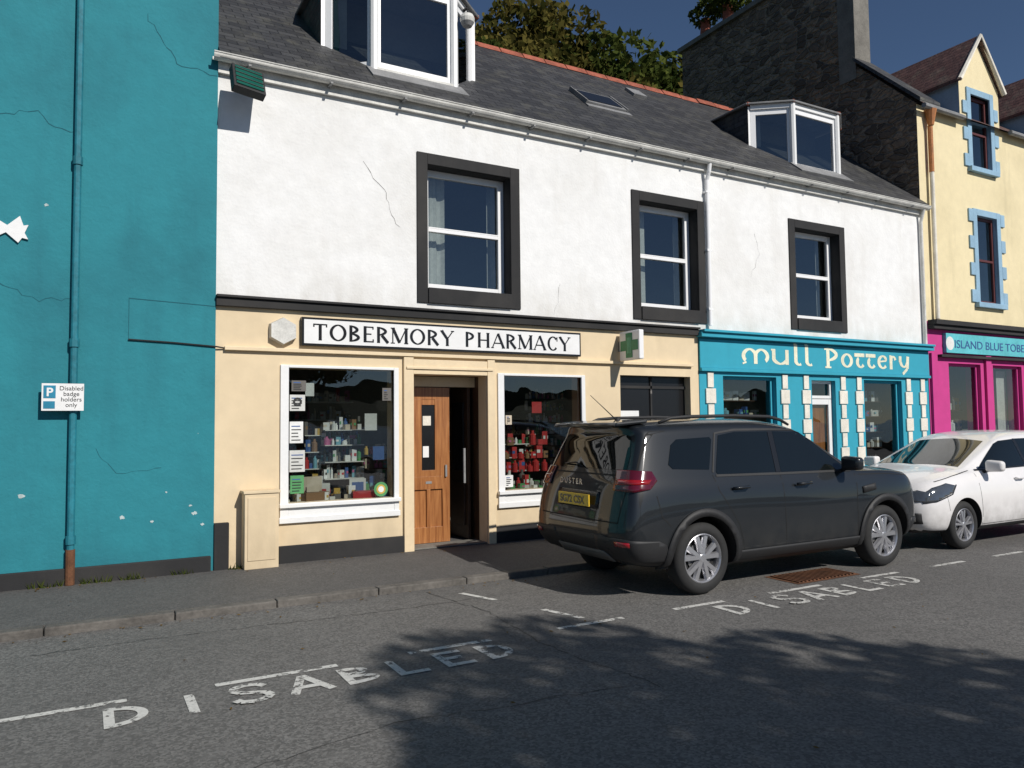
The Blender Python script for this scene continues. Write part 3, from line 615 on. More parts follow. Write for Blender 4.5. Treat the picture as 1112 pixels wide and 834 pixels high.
body=[(-1.6,3.45),(-1.45,3.66),(-1.2,3.80),(-.98,3.82),(-.87,3.76),(-.79,3.62),(-.66,3.54),(-.56,3.64),(-.53,3.55),(-.49,3.56),(-.52,3.48),(-.49,3.42),(-.54,3.43),(-.57,3.38),(-.67,3.47),(-.78,3.40),(-.93,3.30),(-1.2,3.24),(-1.45,3.30)]
mb.poly([(x,yf,z) for x,z in body],white_paint); mb.poly([(x,yf+.02,z) for x,z in body][::-1],white_paint)
for i in range(len(body)):
    a,b=body[i],body[(i+1)%len(body)]; mb.poly([(a[0],yf,a[1]),(a[0],yf+.02,a[1]),(b[0],yf+.02,b[1]),(b[0],yf,b[1])],white_paint)
mb.poly([(-1.0,yf+.004,3.78),(-.8,yf+.004,3.74),(-.82,yf+.004,3.84),(-1.0,yf+.004,3.92)],white_paint); mb.poly([(-1.0,yf+.004,3.34),(-.94,yf+.004,3.19),(-.80,yf+.004,3.40)],white_paint)
mb.build("fish",fs)
ds=empty("disabled_parking_sign"); sb=M("sign_blue",(.02,.22,.35),.4); mb=MB(); mb.box(-.35,.0,F-.15,F-.14,1.78,2.04,white_paint); mb.box(-.335,-.235,F-.154,F-.15,1.9,2.02,sb); mb.box(-.335,-.24,F-.153,F-.15,1.8,1.87,sb); mb.build("plate",ds)
for i,s_ in enumerate(("Disabled","badge","holders","only")): text(s_,.058,(-.105,F-.151,1.975-i*.053),UP,black_gloss,"line_%d"%i,ds,0,.001,1,'CENTER')
text("P",.11,(-.285,F-.155,1.92),UP,white_paint,"letter_p",ds,.003,.001,1,'CENTER'); mb=MB(); mb.box(-.12,-.06,F-.139,F-.06,1.86,1.9,lead); mb.build("bracket",ds)
# ------------------------------------------------------------------ yellow / pink building
yb=empty("yellow_townhouse"); X0=13.72
yo=[(15.47,16.15,6.65,8.15),(15.52,16.22,3.92,5.68),(18.4,19.1,6.65,8.15),(18.4,19.1,3.92,5.68)]
mb=MB(); mb.wall(X0-.019,22,3.45,7.6,F,.35,[o for o in yo if o[3]<7.6]+[(o[0],o[1],o[2],7.6) for o in yo if o[3]>7.6],yellow_wall,paleblue)
mb.build("front_wall",yb)
mb=MB()
for xc in (15.8,18.75):
    a,b=xc-.33,xc+.35; l,r=xc-.68,xc+.72
    for q in ([(l,7.6),(a,7.6),(a,8.4),(l,8.4)],[(b,7.6),(r,7.6),(r,8.4),(b,8.4)],[(a,8.15),(b,8.15),(b,8.4),(a,8.4)],[(l,8.4),(r,8.4),(xc,9.3)]):
        mb.poly([(x,F,z) for x,z in q],yellow_wall)
    mb.poly([(l,F,7.5),(l,F,8.4),(l,11,8.4),(l,11,7.5)],paleblue); mb.poly([(r,F,7.5),(r,11,7.5),(r,11,8.4),(r,F,8.4)],paleblue)
    for s_,e_ in ((l-.1,xc),(r+.1,xc)):
        mb.hexa([(s_,F-.10,8.30),(s_,12,8.30),(xc,12,9.34),(xc,F-.10,9.34),(s_,F-.10,8.38),(s_,12,8.38),(xc,12,9.42),(xc,F-.10,9.42)],slate_red)
    mb.tube([(l-.09,F-.08,8.34),(xc,F-.08,9.40),(r+.09,F-.08,8.34)],.05,quoin,6)
mb.build("gable_dormers",yb)
mb=MB()
for (a,b,c,d) in yo:
    mb.box(a-.13,a,F-.03,F+.01,c-.1,d+.13,paleblue); mb.box(b,b+.13,F-.03,F+.01,c-.1,d+.13,paleblue); mb.box(a,b,F-.03,F+.01,d,d+.13,paleblue); mb.box(a-.16,b+.16,F-.09,F+.1,c-.1,c-.001,paleblue)
    z=c;i=0
    while z<d-.1:
        if i%2==0: mb.box(a-.28,a-.131,F-.032,F+.01,z,z+.25,paleblue); mb.box(b+.131,b+.28,F-.032,F+.01,z,z+.25,paleblue)
        z+=.27;i+=1
maroon=M("maroon_frame",(.10,.025,.025),.5)
mb.build("window_margins",yb,bevel=.006)
mb=MB()
for (a,b,c,d) in yo: win(mb,(a,F+.06),(b,F+.06),c,d,maroon,glass_up,.06,rails=((c+d)/2,)); mb.box(a+.06,a+.2,F+.3,F+.32,c,d,curtain)
mb.box(13.9,21.8,F+1.4,F+1.5,3.5,8.2,dark_int); mb.build("sash_windows",yb)
mb=MB()
for p in ([(X0+.51,8.5,7.55),(22,8.5,7.55),(22,12.4,10.6),(X0+.51,12.4,10.6)],[(X0+.51,12.4,10.6),(22,12.4,10.6),(22,15,8.4),(X0+.51,15,8.4)]): mb.poly(p,slate_red)
mb.poly([(22,F,0),(22,15,0),(22,15,8.4),(22,12.4,10.6),(22,F,7.6)],yellow_wall); mb.box(X0+.51,22,14.8,15,0,8.4,yellow_wall)
mb.build("roof",yb)
mb=MB(); FG=F+.004
prof=[(FG,2.9),(FG,7.62),(9.9,8.9),(9.9,11.4),(15.01,11.4),(15.01,2.9)]
mb.poly([(X0-.02,y,z) for y,z in prof],stone); mb.poly([(X0+.5,y,z) for y,z in prof][::-1],stone)
for i in range(1,len(prof)-1):
    a,b=prof[i],prof[i+1]; mt=stone if i!=2 else cement
    mb.poly([(X0-.02,a[0],a[1]),(X0+.5,a[0],a[1]),(X0+.5,b[0],b[1]),(X0-.02,b[0],b[1])],mt)
mb.build("stone_gable",yb)
mb=MB(); mb.box(X0-.045,X0-.021,9.86,10.25,8.6,11.39,cement); mb.box(X0-.1,X0+.6,9.8,15.1,11.402,11.52,cement)
mb.hexa([(X0-.08,8.5,7.6),(X0+.55,8.5,7.6),(X0+.55,9.9,8.98),(X0-.08,9.9,8.98),(X0-.08,8.5,7.68),(X0+.55,8.5,7.68),(X0+.55,9.9,9.06),(X0-.08,9.9,9.06)],slate_y)
for y in (10.5,11.3,12.1,13.6,14.4): mb.lathe([(0,.13),(.1,.15),(.5,.12),(.55,.14),(.6,.10)],(X0+.25,y,11.5),'z',red_tile if y!=12.1 else quoin,14)
mb.build("chimney_stack",yb)
mb=MB(); mb.tube([(13.98,8.52,7.5),(13.98,8.52,7.2)],[.11,.05],orange_pipe,10); mb.tube([(13.98,8.54,7.2),(13.98,8.54,6.3)],.045,orange_pipe,10); mb.tube([(13.98,8.54,6.3),(13.98,8.54,3.5)],.04,quoin,10)
mb.tube([(X0,8.48,7.53),(15.0,8.48,7.53)],.05,lead,8); mb.tube([(16.65,8.48,7.53),(18,8.48,7.53)],.05,lead,8); mb.build("rainwater_pipe",yb)
po=[(14.36,15.42,.9,2.68),(15.85,16.9,.9,2.68),(17.3,18.2,.112,2.6),(18.7,21,.9,2.68)]
mb=MB(); mb.wall(X0,22,0,3.45,F-.02,.3,po,pink_wall)
for xc in (13.85,15.63,17.1): mb.box(xc-.09,xc+.09,F-.07,F-.021,.1,2.85,pink_wall)
mb.build("pink_front",yb)
mb=MB(); mb.box(13.75,22,F-.2,F-.021,3.38,3.47,black_paint); mb.box(13.75,22,F-.15,F-.021,3.30,3.378,black_paint); mb.box(14.0,22,F-.12,F-.021,2.78,2.83,black_paint); mb.build("cornice",yb,bevel=.006)
turq=M("turquoise_sign",(.12,.50,.55),.4); bs_=empty("shop_name_sign"); mb=MB(); mb.box(14.2,20.5,F-.09,F-.022,2.87,3.24,turq); mb.build("board",bs_)
text("ISLAND BLUE TOBERMORY",.22,(14.45,F-.092,2.97),UP,goods[3],"lettering",bs_,0,.003,1.28)
mb=MB(); mb.lathe([(0,0),(0,.13)],(14.32,F-.0915,3.05),'y+',goods[0],20); mb.build("logo",bs_)
mb=MB()
for (a,b,c,d) in po: win(mb,(a,F+.05),(b,F+.05),c,d,pink_wall,glass,.05)
mb.box(13.9,21.8,F+1.6,F+1.7,0,3.4,shop_int); mb.box(14.4,14.6,8.9,8.93,.9,2.6,curtain); mb.box(16.5,16.85,8.9,8.93,.9,2.6,curtain); mb.box(14.3,17,8.9,9.3,.8,.9,shop_int)
for z in (.91,1.35,1.8): 
    for (a,b) in ((14.65,15.4),(15.9,16.5)): mb.box(a,b,8.98,9.15,z-.02,z-.002,dwood); stock(mb,a,b,9.0,9.1,z,.3,.8,wm=(.08,.2))
mb.build("pink_windows",yb)
# ------------------------------------------------------------------ vegetation
def rv(r): 
    while True:
        v=Vector((r.uniform(-1,1),r.uniform(-1,1),r.uniform(-1,1)))
        if v.length<=1 and v.length>.05: return v
def leaves(mb,clumps,size,mat,r):
    for (c,rad,n) in clumps:
        for i in range(n):
            d=rv(r); d=d.normalized()*(d.length**.45); p=Vector(c)+Vector((d.x*rad,d.y*rad,d.z*rad*.75))
            s=size*r.uniform(.6,1.3); a=rv(r).normalized(); b=a.cross(rv(r)).normalized()
            mb.poly([p-a*s,p+b*s*.55,p+a*s,p-b*s*.55],mat)
def treemesh(H,R,nc,nl,size,mat,seed,zc=.66,zr=.34):
    r=random.Random(seed); wd=MB(); fo=MB(); cl=[]
    for i in range(nc):
        d=rv(r); d=d.normalized()*(d.length**.5)
        c=Vector((d.x*R*.8,d.y*R*.8,H*zc+d.z*H*zr*.85)); cl.append((c,R*r.uniform(.20,.40),int(nl/nc*r.uniform(.6,1.4))))
    th=H*.42; wd.tube([(0,0,-.3),(.05,.03,th*.5),(.0,.1,th),(.1,0,H*.75)],[H*.032,H*.024,H*.018,H*.006],bark,10)
    for c,rad,n in cl:
        s=Vector((0,.05,r.uniform(.28,.62)*H)); m_=s.lerp(c,.5)+Vector((0,0,-.05*H)); wd.tube([s,m_,c],[H*.010,H*.006,H*.002],bark,5)
    leaves(fo,cl,size,mat,r)
    return wd,fo
cache={}
def tree(name,loc,key,args,scale=1,rot=0):
    e=empty(name,loc,rot,(scale,)*3)
    if key not in cache:
        w,f=treemesh(*args); a=w.build("trunk",e,smooth=True); b=f.build("foliage",e); cache[key]=(a.data,b.data)
    else:
        for nm,me in zip(("trunk","foliage"),cache[key]):
            o=bpy.data.objects.new(nm,me); COL.objects.link(o); o.parent=e
mb=MB(); nx,ny=40,16
def hz(x,y):
    t=max(0,(y-16)/45); return min(1,t)**.9*19*(1-.15*math.sin(x*.05))+1.2*noise.noise(Vector((x*.06,y*.06,0)))*min(1,t*4)-.1
for i in range(nx):
    for j in range(ny):
        xa,xb=-60+i*4.5,-60+(i+1)*4.5; ya,yb_=15.5+j*5,15.5+(j+1)*5
        mb.poly([(xa,ya,hz(xa,ya)),(xb,ya,hz(xb,ya)),(xb,yb_,hz(xb,yb_)),(xa,yb_,hz(xa,yb_))],grass)
mb.build("hillside",smooth=True,merge=True)
A=(11,4.2,42,15000,.15,leafA,11); B=(10,3.8,38,14000,.15,leafB,23)
for (x,y,zt,k,rt) in ((12.0,27,16.4,'B',.3),(16.2,30,19.4,'A',0),(19.6,31,21.2,'A',2.1),(22.8,31,21.2,'B',1.2),(25.6,31,20.4,'A',4.0),(28.6,33,18.6,'B',2.7),(33,36,19,'A',5)):
    H_=11 if k=='A' else 10; g=hz(x,y); s_=(zt-g)/H_
    tree("broadleaf_tree",(x,y,g),k,A if k=='A' else B,max(.7,s_),rt)
r=random.Random(5); mb=MB(); leaves(mb,[((13.95,13.2+i*.3,11.75+r.uniform(0,.6)),.4,260) for i in range(5)]+[((13.9,12.4,11.8),.3,150)],.07,leafB,r); mb.build("wall_top_shrub")
tree("roadside_tree",(5.8,-6.35,0),'C',(9,2.3,50,14000,.09,leafB,31,.62,.35))
rl=random.Random(9); mb=MB()
for i in range(330):
    k=rl.random(); x=rl.uniform(-2,9)
    if k<.45: y=7.0-abs(rl.gauss(0,.10)); z=.006
    elif k<.75: y=8.56-abs(rl.gauss(0,.12)); z=.118
    else: y=rl.uniform(2.5,8.3); z=.006 if y<7 else .125
    if y>7.02 and y<7.3: z=.08
    a=rl.uniform(0,6.28); s=rl.uniform(.008,.022); c_,s_=math.cos(a)*s,math.sin(a)*s
    mb.poly([(x-c_,y-s_,z),(x+s_*.5,y-c_*.5,z+.004),(x+c_,y+s_,z+.003),(x-s_*.5,y+c_*.5,z)],dryleaf)
mb.build("fallen_leaves")
mb=MB()
for i in range(170):
    x=rl.choice([-.35,-.2,.05,.2,.45,.9,-1.2,1.42])+rl.gauss(0,.05); y=8.53+rl.uniform(-.03,.02); h=rl.uniform(.02,.09); a=rl.uniform(0,6.28); w_=.006
    mb.poly([(x-w_,y,.11),(x+w_,y,.11),(x+math.cos(a)*.04,y+math.sin(a)*.03-.02,.11+h)],leafB)
mb.build("wall_weeds")
mb=MB()
for k_,(yy,hh) in enumerate(((-700,60),(-880,110))):
    xs=[-900+i*45 for i in range(41)]
    hs=[hh*(.5+.6*noise.noise(Vector((x*.004,k_*7,0)))) for x in xs]
    for i in range(40):
        mb.poly([(xs[i],yy,-1),(xs[i+1],yy,-1),(xs[i+1],yy-60,max(5,hs[i+1])),(xs[i],yy-60,max(5,hs[i]))],grass)
mb.build("far_shore_hills",smooth=True)
# ------------------------------------------------------------------ cars
def carpaint(name,c,metal,rough,dirt=.5):
    m,t,out=newmat(name); v=coords(t)
    cc=mix(t,rng(t,noi(t,v,1.5,3),.3,.7),tuple(x*.93 for x in c),tuple(x*1.05 for x in c))
    dz=nd(t,"ShaderNodeSeparateXYZ",{0:v}).outputs[2]
    cc=mix(t,mul(t,rng(t,dz,.70,.25),rng(t,noi(t,v,6,5),.35,.7,.05,dirt)),cc,(.10,.09,.075))
    pp=bsdf(t,out,Base_Color=cc,Metallic=metal,Roughness=rough,Coat_Weight=.8,Coat_Roughness=.04); pp.inputs["Specular IOR Level"].default_value=.25; return m
grey_paint=carpaint("grey_car_paint",(.009,.0115,.0145),0,.45,.25); white_car=carpaint("white_car_paint",(.78,.76,.75),0,.35)
tyre=M("tyre_rubber",(.018,.018,.018),.8,var=.2); alloy=M("alloy_silver",(.50,.50,.52),.32,.75,var=.1); hubblk=M("wheel_dark",(.02,.02,.02),.6)
darkglass=M("dark_car_glass",(.006,.008,.008),.03,var=.05,spec=.6)
redl=M("red_lens",(.28,.008,.012),.12,coat=1); dred=M("dark_red_lens",(.09,.005,.014),.1,coat=1); yplate=M("yellow_plate",(.75,.48,.03),.4,var=.03); chrome=M("chrome",(.7,.7,.7),.12,1,var=.02); headl=M("headlamp_clear",(.12,.13,.14),.06,.5,coat=1,spec=1)
gapm=M("panel_gap",(.004,.004,.004),.8); mudgrey=M("skid_plate",(.12,.12,.12),.5)
def lerp3(a,b,t): return tuple(a[i]*(1-t)+b[i]*t for i in range(3))
def build_cage(R,T,bulge_r,bulge_f):
    def ins(rows,T,i,ts):
        nr=[row[:i+1]+[lerp3(row[i],row[i+1],t) for t in ts]+row[i+1:] for row in rows]
        nT=T[:i+1]+[tuple(T[i][q]*(1-t)+T[i+1][q]*t for q in range(2)) for t in ts]+T[i+1:]
        return nr,nT
    R,T=ins(R,T,6,(.13,.5,.88))
    R=R[:5]+[[lerp3(a,b,t) for a,b in zip(R[4],R[5])] for t in (.10,.5,.90)]+R[5:]
    nr=len(R); ns=len(T); V=[];idx={}
    def add(k,p): idx[k]=len(V); V.append(p)
    for s in range(ns):
        for k in range(nr):
            x,y,z=R[k][s]; add(('s',1,k,s),(x,y,z)); add(('s',-1,k,s),(x,-y,z))
        for c in (1,-1):
            y7=R[-1][s][1]; add(('t',c,s),(T[s][0],c*.42*y7,T[s][1])); x,y,z=R[0][s]; add(('b',c,s),(x,c*.42*y,z))
    for end,s,b in ((0,0,-bulge_r),(1,ns-1,bulge_f)):
        for k in range(1,nr-1):
            x,y,z=R[k][s]
            for c in (1,-1): add(('c',end,c,k),(x+b,c*.6*y,z))
    Fc=[]
    for s in range(ns-1):
        for k in range(nr-1):
            for sd in (1,-1): Fc.append([idx[('s',sd,k,s)],idx[('s',sd,k,s+1)],idx[('s',sd,k+1,s+1)],idx[('s',sd,k+1,s)]])
        tc=[('s',1,nr-1),('t',1),('t',-1),('s',-1,nr-1)]; bc=[('s',1,0),('b',1),('b',-1),('s',-1,0)]
        for cc in (tc,bc):
            for q in range(3): Fc.append([idx[cc[q]+(s,)],idx[cc[q]+(s+1,)],idx[cc[q+1]+(s+1,)],idx[cc[q+1]+(s,)]])
    for end,s in ((0,0),(1,ns-1)):
        def row(k):
            if k==0: return [idx[('s',1,0,s)],idx[('b',1,s)],idx[('b',-1,s)],idx[('s',-1,0,s)]]
            if k==nr-1: return [idx[('s',1,k,s)],idx[('t',1,s)],idx[('t',-1,s)],idx[('s',-1,k,s)]]
            return [idx[('s',1,k,s)],idx[('c',end,1,k)],idx[('c',end,-1,k)],idx[('s',-1,k,s)]]
        for k in range(nr-1):
            a,b=row(k),row(k+1)
            for q in range(3): Fc.append([a[q],a[q+1],b[q+1],b[q]])
    return V,Fc
class Car:
    def __init__(s,name,R,T,br,bf,paint,wheels,arch,loc,rz,scale):
        s.e=empty(name,loc,rz,scale)
        V,Fc=build_cage(R,T,br,bf)
        me=bpy.data.meshes.new("cage"); me.from_pydata(V,[],Fc); bm=bmesh.new(); bm.from_mesh(me); bmesh.ops.recalc_face_normals(bm,faces=bm.faces); bm.to_mesh(me); bm.free()
        o=bpy.data.objects.new("tmp",me); COL.objects.link(o); md=o.modifiers.new("s","SUBSURF"); md.levels=2; md.render_levels=2
        bpy.context.view_layer.update(); dg=bpy.context.evaluated_depsgraph_get(); m2=bpy.data.meshes.new_from_object(o.evaluated_get(dg))
        s.bvh=BVHTree.FromPolygons([v.co.copy() for v in m2.vertices],[tuple(p.vertices) for p in m2.polygons])
        bpy.data.objects.remove(o)
        m2.materials.clear(); m2.materials.append(paint); m2.materials.append(black_plastic)
        body=bpy.data.objects.new("body",m2); COL.objects.link(body)
        cut=MB()
        for (wx,wz) in wheels:
            for sd in (1,-1):
                cut.lathe([(-.3,0.0001),(-.3,arch),(.5,arch),(.5,.0001)],(wx,sd*.78,wz),'y+' if sd>0 else 'y-',black_plastic,48)
        co=cut.build("cut",merge=True)
        md=body.modifiers.new("b","BOOLEAN"); md.object=co; md.operation='DIFFERENCE'; md.solver='EXACT'
        bpy.context.view_layer.update(); dg=bpy.context.evaluated_depsgraph_get(); m3=bpy.data.meshes.new_from_object(body.evaluated_get(dg))
        bpy.data.objects.remove(body); bpy.data.objects.remove(co)
        m3.materials.clear(); m3.materials.append(paint); m3.materials.append(black_plastic)
        for p in m3.polygons:
            p.use_smooth=True; c=p.center; k=0
            for (wx,wz) in wheels:
                d=math.hypot(c.x-wx,c.z-wz)
                nr_=Vector((p.normal.x,0,p.normal.z))
                if d<arch+.004 and (abs(c.y)<.5 or nr_.length>.8) and Vector((wx-c.x,0,wz-c.z)).dot(nr_)>0 or (d<arch-.01): k=1
            if c.z<.26: k=1
            p.material_index=k
        s.body=bpy.data.objects.new("body",m3); COL.objects.link(s.body); s.body.parent=s.e
        try:
            m3.set_sharp_from_angle(angle=math.radians(35))
        except Exception as ex: print(ex)
    def decal(s,verts,faces,ax,sg,mat,name,off=.003,th=.0,step=.06):
        bm=bmesh.new(); vs=[bm.verts.new((a,b,0)) for a,b in verts]
        for f in faces:
            try: bm.faces.new([vs[i] for i in f])
            except ValueError: pass
        for i in (0,1):
            lo=min(v[i] for v in verts); hi=max(v[i] for v in verts); q=lo+step
            while q<hi-.005:
                co=[0,0,0];co[i]=q; no=[0,0,0];no[i]=1
                bmesh.ops.bisect_plane(bm,geom=bm.verts[:]+bm.edges[:]+bm.faces[:],plane_co=co,plane_no=no,dist=1e-5); q+=step
        bmesh.ops.triangulate(bm,faces=[f for f in bm.faces if len(f.verts)>4])
        if ax=='y': dr=Vector((0,-sg,0))
        elif ax=='x': dr=Vector((-sg,0,0))
        elif ax=='d': dr=Vector((1,-sg,0)).normalized()
        else: dr=Vector((0,0,-1))
        for v in bm.verts:
            a,b=v.co.x,v.co.y
            if ax=='y': o=Vector((a,sg*3,b))
            elif ax=='x': o=Vector((2+sg*5,a,b))
            elif ax=='d': o=Vector((.1,sg*.8,b))+Vector((1,sg,0)).normalized()*a-dr*3
            else: o=Vector((a,b,3))
            h,n,_,_=s.bvh.ray_cast(o,dr)
            if h is None or n.dot(dr)>-.05:
                t=o+dr*(2.2 if ax=='y' else 3 if ax in 'xd' else 1.5); h2,n2,_,_=s.bvh.find_nearest(h or t); h,n=(h or h2),n2
            if n.dot(dr)>0: n=-n
            v.co=h+n*off
        bm.normal_update()
        for f in bm.faces:
            if f.normal.dot(dr)>0: f.normal_flip()
        me=bpy.data.meshes.new(name); bm.to_mesh(me); bm.free(); me.materials.append(mat)
        for p in me.polygons: p.use_smooth=True
        o=bpy.data.objects.new(name,me); COL.objects.link(o); o.parent=s.e
        if th: md=o.modifiers.new("s","SOLIDIFY"); md.thickness=th; md.offset=1
        return o
    def poly(s,pts,ax,mat,name,off=.003,th=0,sides=(1,-1),step=.06):
        for sg in sides: s.decal(pts,[tuple(range(len(pts)))],ax,sg,mat,name,off,th,step)
    def line(s,pts,ax,mat,name,w=.008,off=.002,sides=(1,-1)):
        V=[];Fc=[]
        P=[Vector(p) for p in pts]
        for i,p in enumerate(P):
            d=(P[min(i+1,len(P)-1)]-P[max(i-1,0)]).normalized(); n=Vector((-d.y,d.x))*w/2; V+=[tuple(p-n),tuple(p+n)]
        for i in range(len(P)-1): Fc.append((2*i,2*i+2,2*i+3,2*i+1))
        for sg in sides: s.decal(V,Fc,ax,sg,mat,name,off,0,.1)
    def ring(s,cx,cz,r0,r1,a0,a1,mat,name,off,th,sides=(1,-1),n=30):
        V=[];Fc=[]
        for i in range(n+1):
            a=a0+(a1-a0)*i/n; V+=[(cx+r0*math.cos(a),cz+r0*math.sin(a)),(cx+r1*math.cos(a),cz+r1*math.sin(a))]
        for i in range(n): Fc.append((2*i,2*i+1,2*i+3,2*i+2))
        for sg in sides: s.decal(V,Fc,'y',sg,mat,name,off,th,.2)
    def wheel(s,x,z,sd,r,w,yo,style):
        ax='y-' if sd>0 else 'y+'; o=(x,sd*yo,z); mb=MB()
        mb.lathe([(.02,.66*r),(.0,.72*r),(-.004,.80*r),(.004,.90*r),(.02,.965*r),(.045,r),(w-.045,r),(w-.02,.96*r),(w,.88*r),(w,.66*r)],o,ax,tyre,48)
        mb.lathe([(.012,.69*r),(.008,.665*r),(.02,.635*r),(.05,.61*r),(w-.02,.60*r)],o,ax,alloy,48)
        mb.lathe([(.085,.62*r),(.085,.001)],o,ax,hubblk,32); mb.lathe([(.07,.42*r),(.07,.12*r)],o,ax,mudgrey,32)
        mb.lathe([(.06,.15*r),(.018,.14*r),(.012,.10*r),(.012,.001)],o,ax,alloy,24)
        inn=-sd
        for i in range(5):
            for dd,wd in style:
                a=math.radians(90+i*72+dd); a2=math.radians(90+i*72+dd*.35)
                p0=Vector((x+math.cos(a2)*.11*r,0,z+math.sin(a2)*.11*r)); p1=Vector((x+math.cos(a)*.645*r,0,z+math.sin(a)*.645*r))
                d=(p1-p0).normalized(); n=Vector((-d.z,0,d.x)); y0=sd*yo+inn*.014; y1=sd*yo+inn*.05; w0,w1=wd*.8*r,wd*r
                c=[p0-n*w0*1.15,p1-n*w1*1.15,p1+n*w1*1.15,p0+n*w0*1.15]; c2=[p0-n*w0*.7,p1-n*w1*.75,p1+n*w1*.75,p0+n*w0*.7]
                mb.hexa([(q.x,y1,q.z) for q in c]+[(q.x,y0+inn*(.012 if j in(1,2) else -.0),q.z) for j,q in enumerate(c2)],alloy)
        ob=mb.build("wheel",s.e,smooth=False)
        for p in ob.data.polygons: p.use_smooth = ob.data.materials[p.material_index] in (tyre,)
    def mirror(s,x,z,y,mat):
        for sd in (1,-1):
            bm=bmesh.new(); bmesh.ops.create_cube(bm,size=1)
            for v in bm.verts:
                v.co=Vector((v.co.x*(.15 if v.co.y*sd<0 else .11),v.co.y*.22,v.co.z*(.16 if v.co.y*sd<0 else .13)))+Vector((x,sd*(y+.10),z))
            me=bpy.data.meshes.new("mirror"); bm.to_mesh(me); bm.free(); me.materials.append(mat); o=bpy.data.objects.new("wing_mirror",me); COL.objects.link(o); o.parent=s.e
            for p in me.polygons: p.use_smooth=True
            md=o.modifiers.new("b","BEVEL"); md.width=.04; md.segments=4
            mb=MB(); mb.tube([(x+.02,sd*(y-.06),z-.08),(x,sd*(y+.03),z-.05)],.022,black_plastic,8); mb.build("mirror_stalk",s.e)
def mk(xs,ys,zs): return [(a,b,c) for a,b,c in zip(xs,ys,zs)]
# --- SUV
xl=[.83,1.45,2.05,2.65,3.05,3.50]
R1=[mk([.08,.12,.42]+xl+[3.92,4.12,4.18],[.72,.76,.78,.78,.78,.78,.78,.78,.78,.74,.66,.56],[.40,.30,.25,.23,.22,.22,.22,.22,.23,.25,.28,.36]),
 mk([.01,.07,.42]+xl+[3.93,4.17,4.23],[.79,.85,.872,.875,.875,.875,.875,.875,.875,.855,.78,.64],[.46,.40,.36,.34,.32,.32,.32,.32,.34,.36,.38,.43]),
 mk([-.02,.06,.42]+xl+[3.95,4.19,4.27],[.81,.868,.888,.897,.88,.88,.88,.88,.897,.872,.79,.65],[.58,.60,.62,.64,.62,.62,.62,.62,.64,.62,.60,.58]),
 mk([.04,.10,.42]+xl+[3.93,4.16,4.23],[.79,.842,.868,.878,.868,.862,.862,.862,.875,.852,.78,.63],[.92,.94,.95,.96,.95,.94,.94,.95,.96,.94,.91,.84]),
 mk([.07,.14,.44,.85,1.45,2.05,2.65,3.08,3.5,3.92,4.12,4.18],[.75,.80,.822,.828,.815,.81,.81,.805,.80,.77,.70,.57],[1.04,1.06,1.07,1.07,1.06,1.05,1.045,1.05,1.05,1.025,.985,.91]),
 mk([.27,.36,.60,.95,1.45,1.95,2.38,3.14,3.52,3.92,4.10,4.16],[.645,.665,.67,.67,.67,.665,.645,.73,.68,.62,.53,.43],[1.50,1.52,1.53,1.54,1.55,1.55,1.50,1.085,1.08,1.05,1.0,.93]),
 mk([.22,.33,.60,.95,1.45,1.92,2.30,3.20,3.54,3.92,4.09,4.14],[.57,.585,.585,.585,.585,.575,.555,.46,.40,.36,.30,.24],[1.575,1.595,1.61,1.62,1.625,1.62,1.565,1.095,1.095,1.065,1.015,.94])]
T1=list(zip([.18,.32,.60,.95,1.45,1.92,2.26,3.24,3.56,3.92,4.09,4.14],[1.59,1.615,1.635,1.645,1.65,1.645,1.595,1.10,1.10,1.07,1.02,.945]))
wz=.335
S=Car("parked_suv",R1,T1,.04,.06,grey_paint,[(.84,wz),(3.50,wz)],.395,(4.21,6.22,.003),0,(1,.965,1))
S.poly([(3.0,1.08),(2.92,1.14),(2.44,1.46),(2.36,1.485),(1.97,1.50),(1.95,1.09)],'y',darkglass,"front_door_glass")
S.poly([(1.87,1.095),(1.89,1.50),(1.42,1.50),(1.20,1.47),(1.06,1.125),(1.08,1.10)],'y',darkglass,"rear_door_glass")
S.poly([(.98,1.15),(1.10,1.43),(1.08,1.455),(.66,1.44),(.58,1.39),(.50,1.21),(.54,1.17)],'y',darkglass,"quarter_glass",off=.004)
S.poly([(1.875,1.09),(1.945,1.09),(1.965,1.50),(1.895,1.50)],'y',black_gloss,"pillar",off=.005)
S.line([(3.02,1.065),(1.9,1.075),(1.05,1.09)],'y',black_plastic,"window_trim",.022,.005)
S.line([(3.0,1.09),(2.42,1.485),(2.30,1.51),(1.9,1.52),(1.42,1.52),(1.16,1.49),(1.02,1.12)],'y',black_plastic,"window_seal",.02,.005)
S.line([(3.06,1.03),(3.03,.75),(3.02,.42)],'y',gapm,"door_gap"); S.line([(1.93,1.07),(1.92,.75),(1.93,.36)],'y',gapm,"door_gap"); S.line([(1.01,1.1),(1.05,.95),(1.16,.80),(1.28,.62),(1.36,.37)],'y',gapm,"door_gap"); S.line([(1.34,.37),(3.03,.37)],'y',gapm,"door_gap")
S.line([(3.12,1.02),(3.6,1.01),(4.05,.97)],'y',gapm,"bonnet_gap"); S.line([(.30,.94),(.34,.75),(.44,.66)],'y',gapm,"bumper_gap")
S.poly([(1.24,.235),(3.08,.235),(3.08,.375),(1.24,.375)],'y',black_plastic,"sill_cladding",.004,.014)
for wx in (.84,3.50): S.ring(wx,wz,.392,.465,math.radians(-14),math.radians(194),black_plastic,"arch_cladding",.003,.018)
S.poly([(-.42,.36),(-.1,.35),(.20,.33),(.27,.33),(.25,.50),(.19,.54),(-.1,.565),(-.42,.57)],'d',black_plastic,"rear_bumper_corner",.004,.007,step=.04)
S.poly([(3.95,.27),(4.15,.30),(4.18,.5),(3.97,.5)],'y',black_plastic,"front_bumper_side",.004,.006)
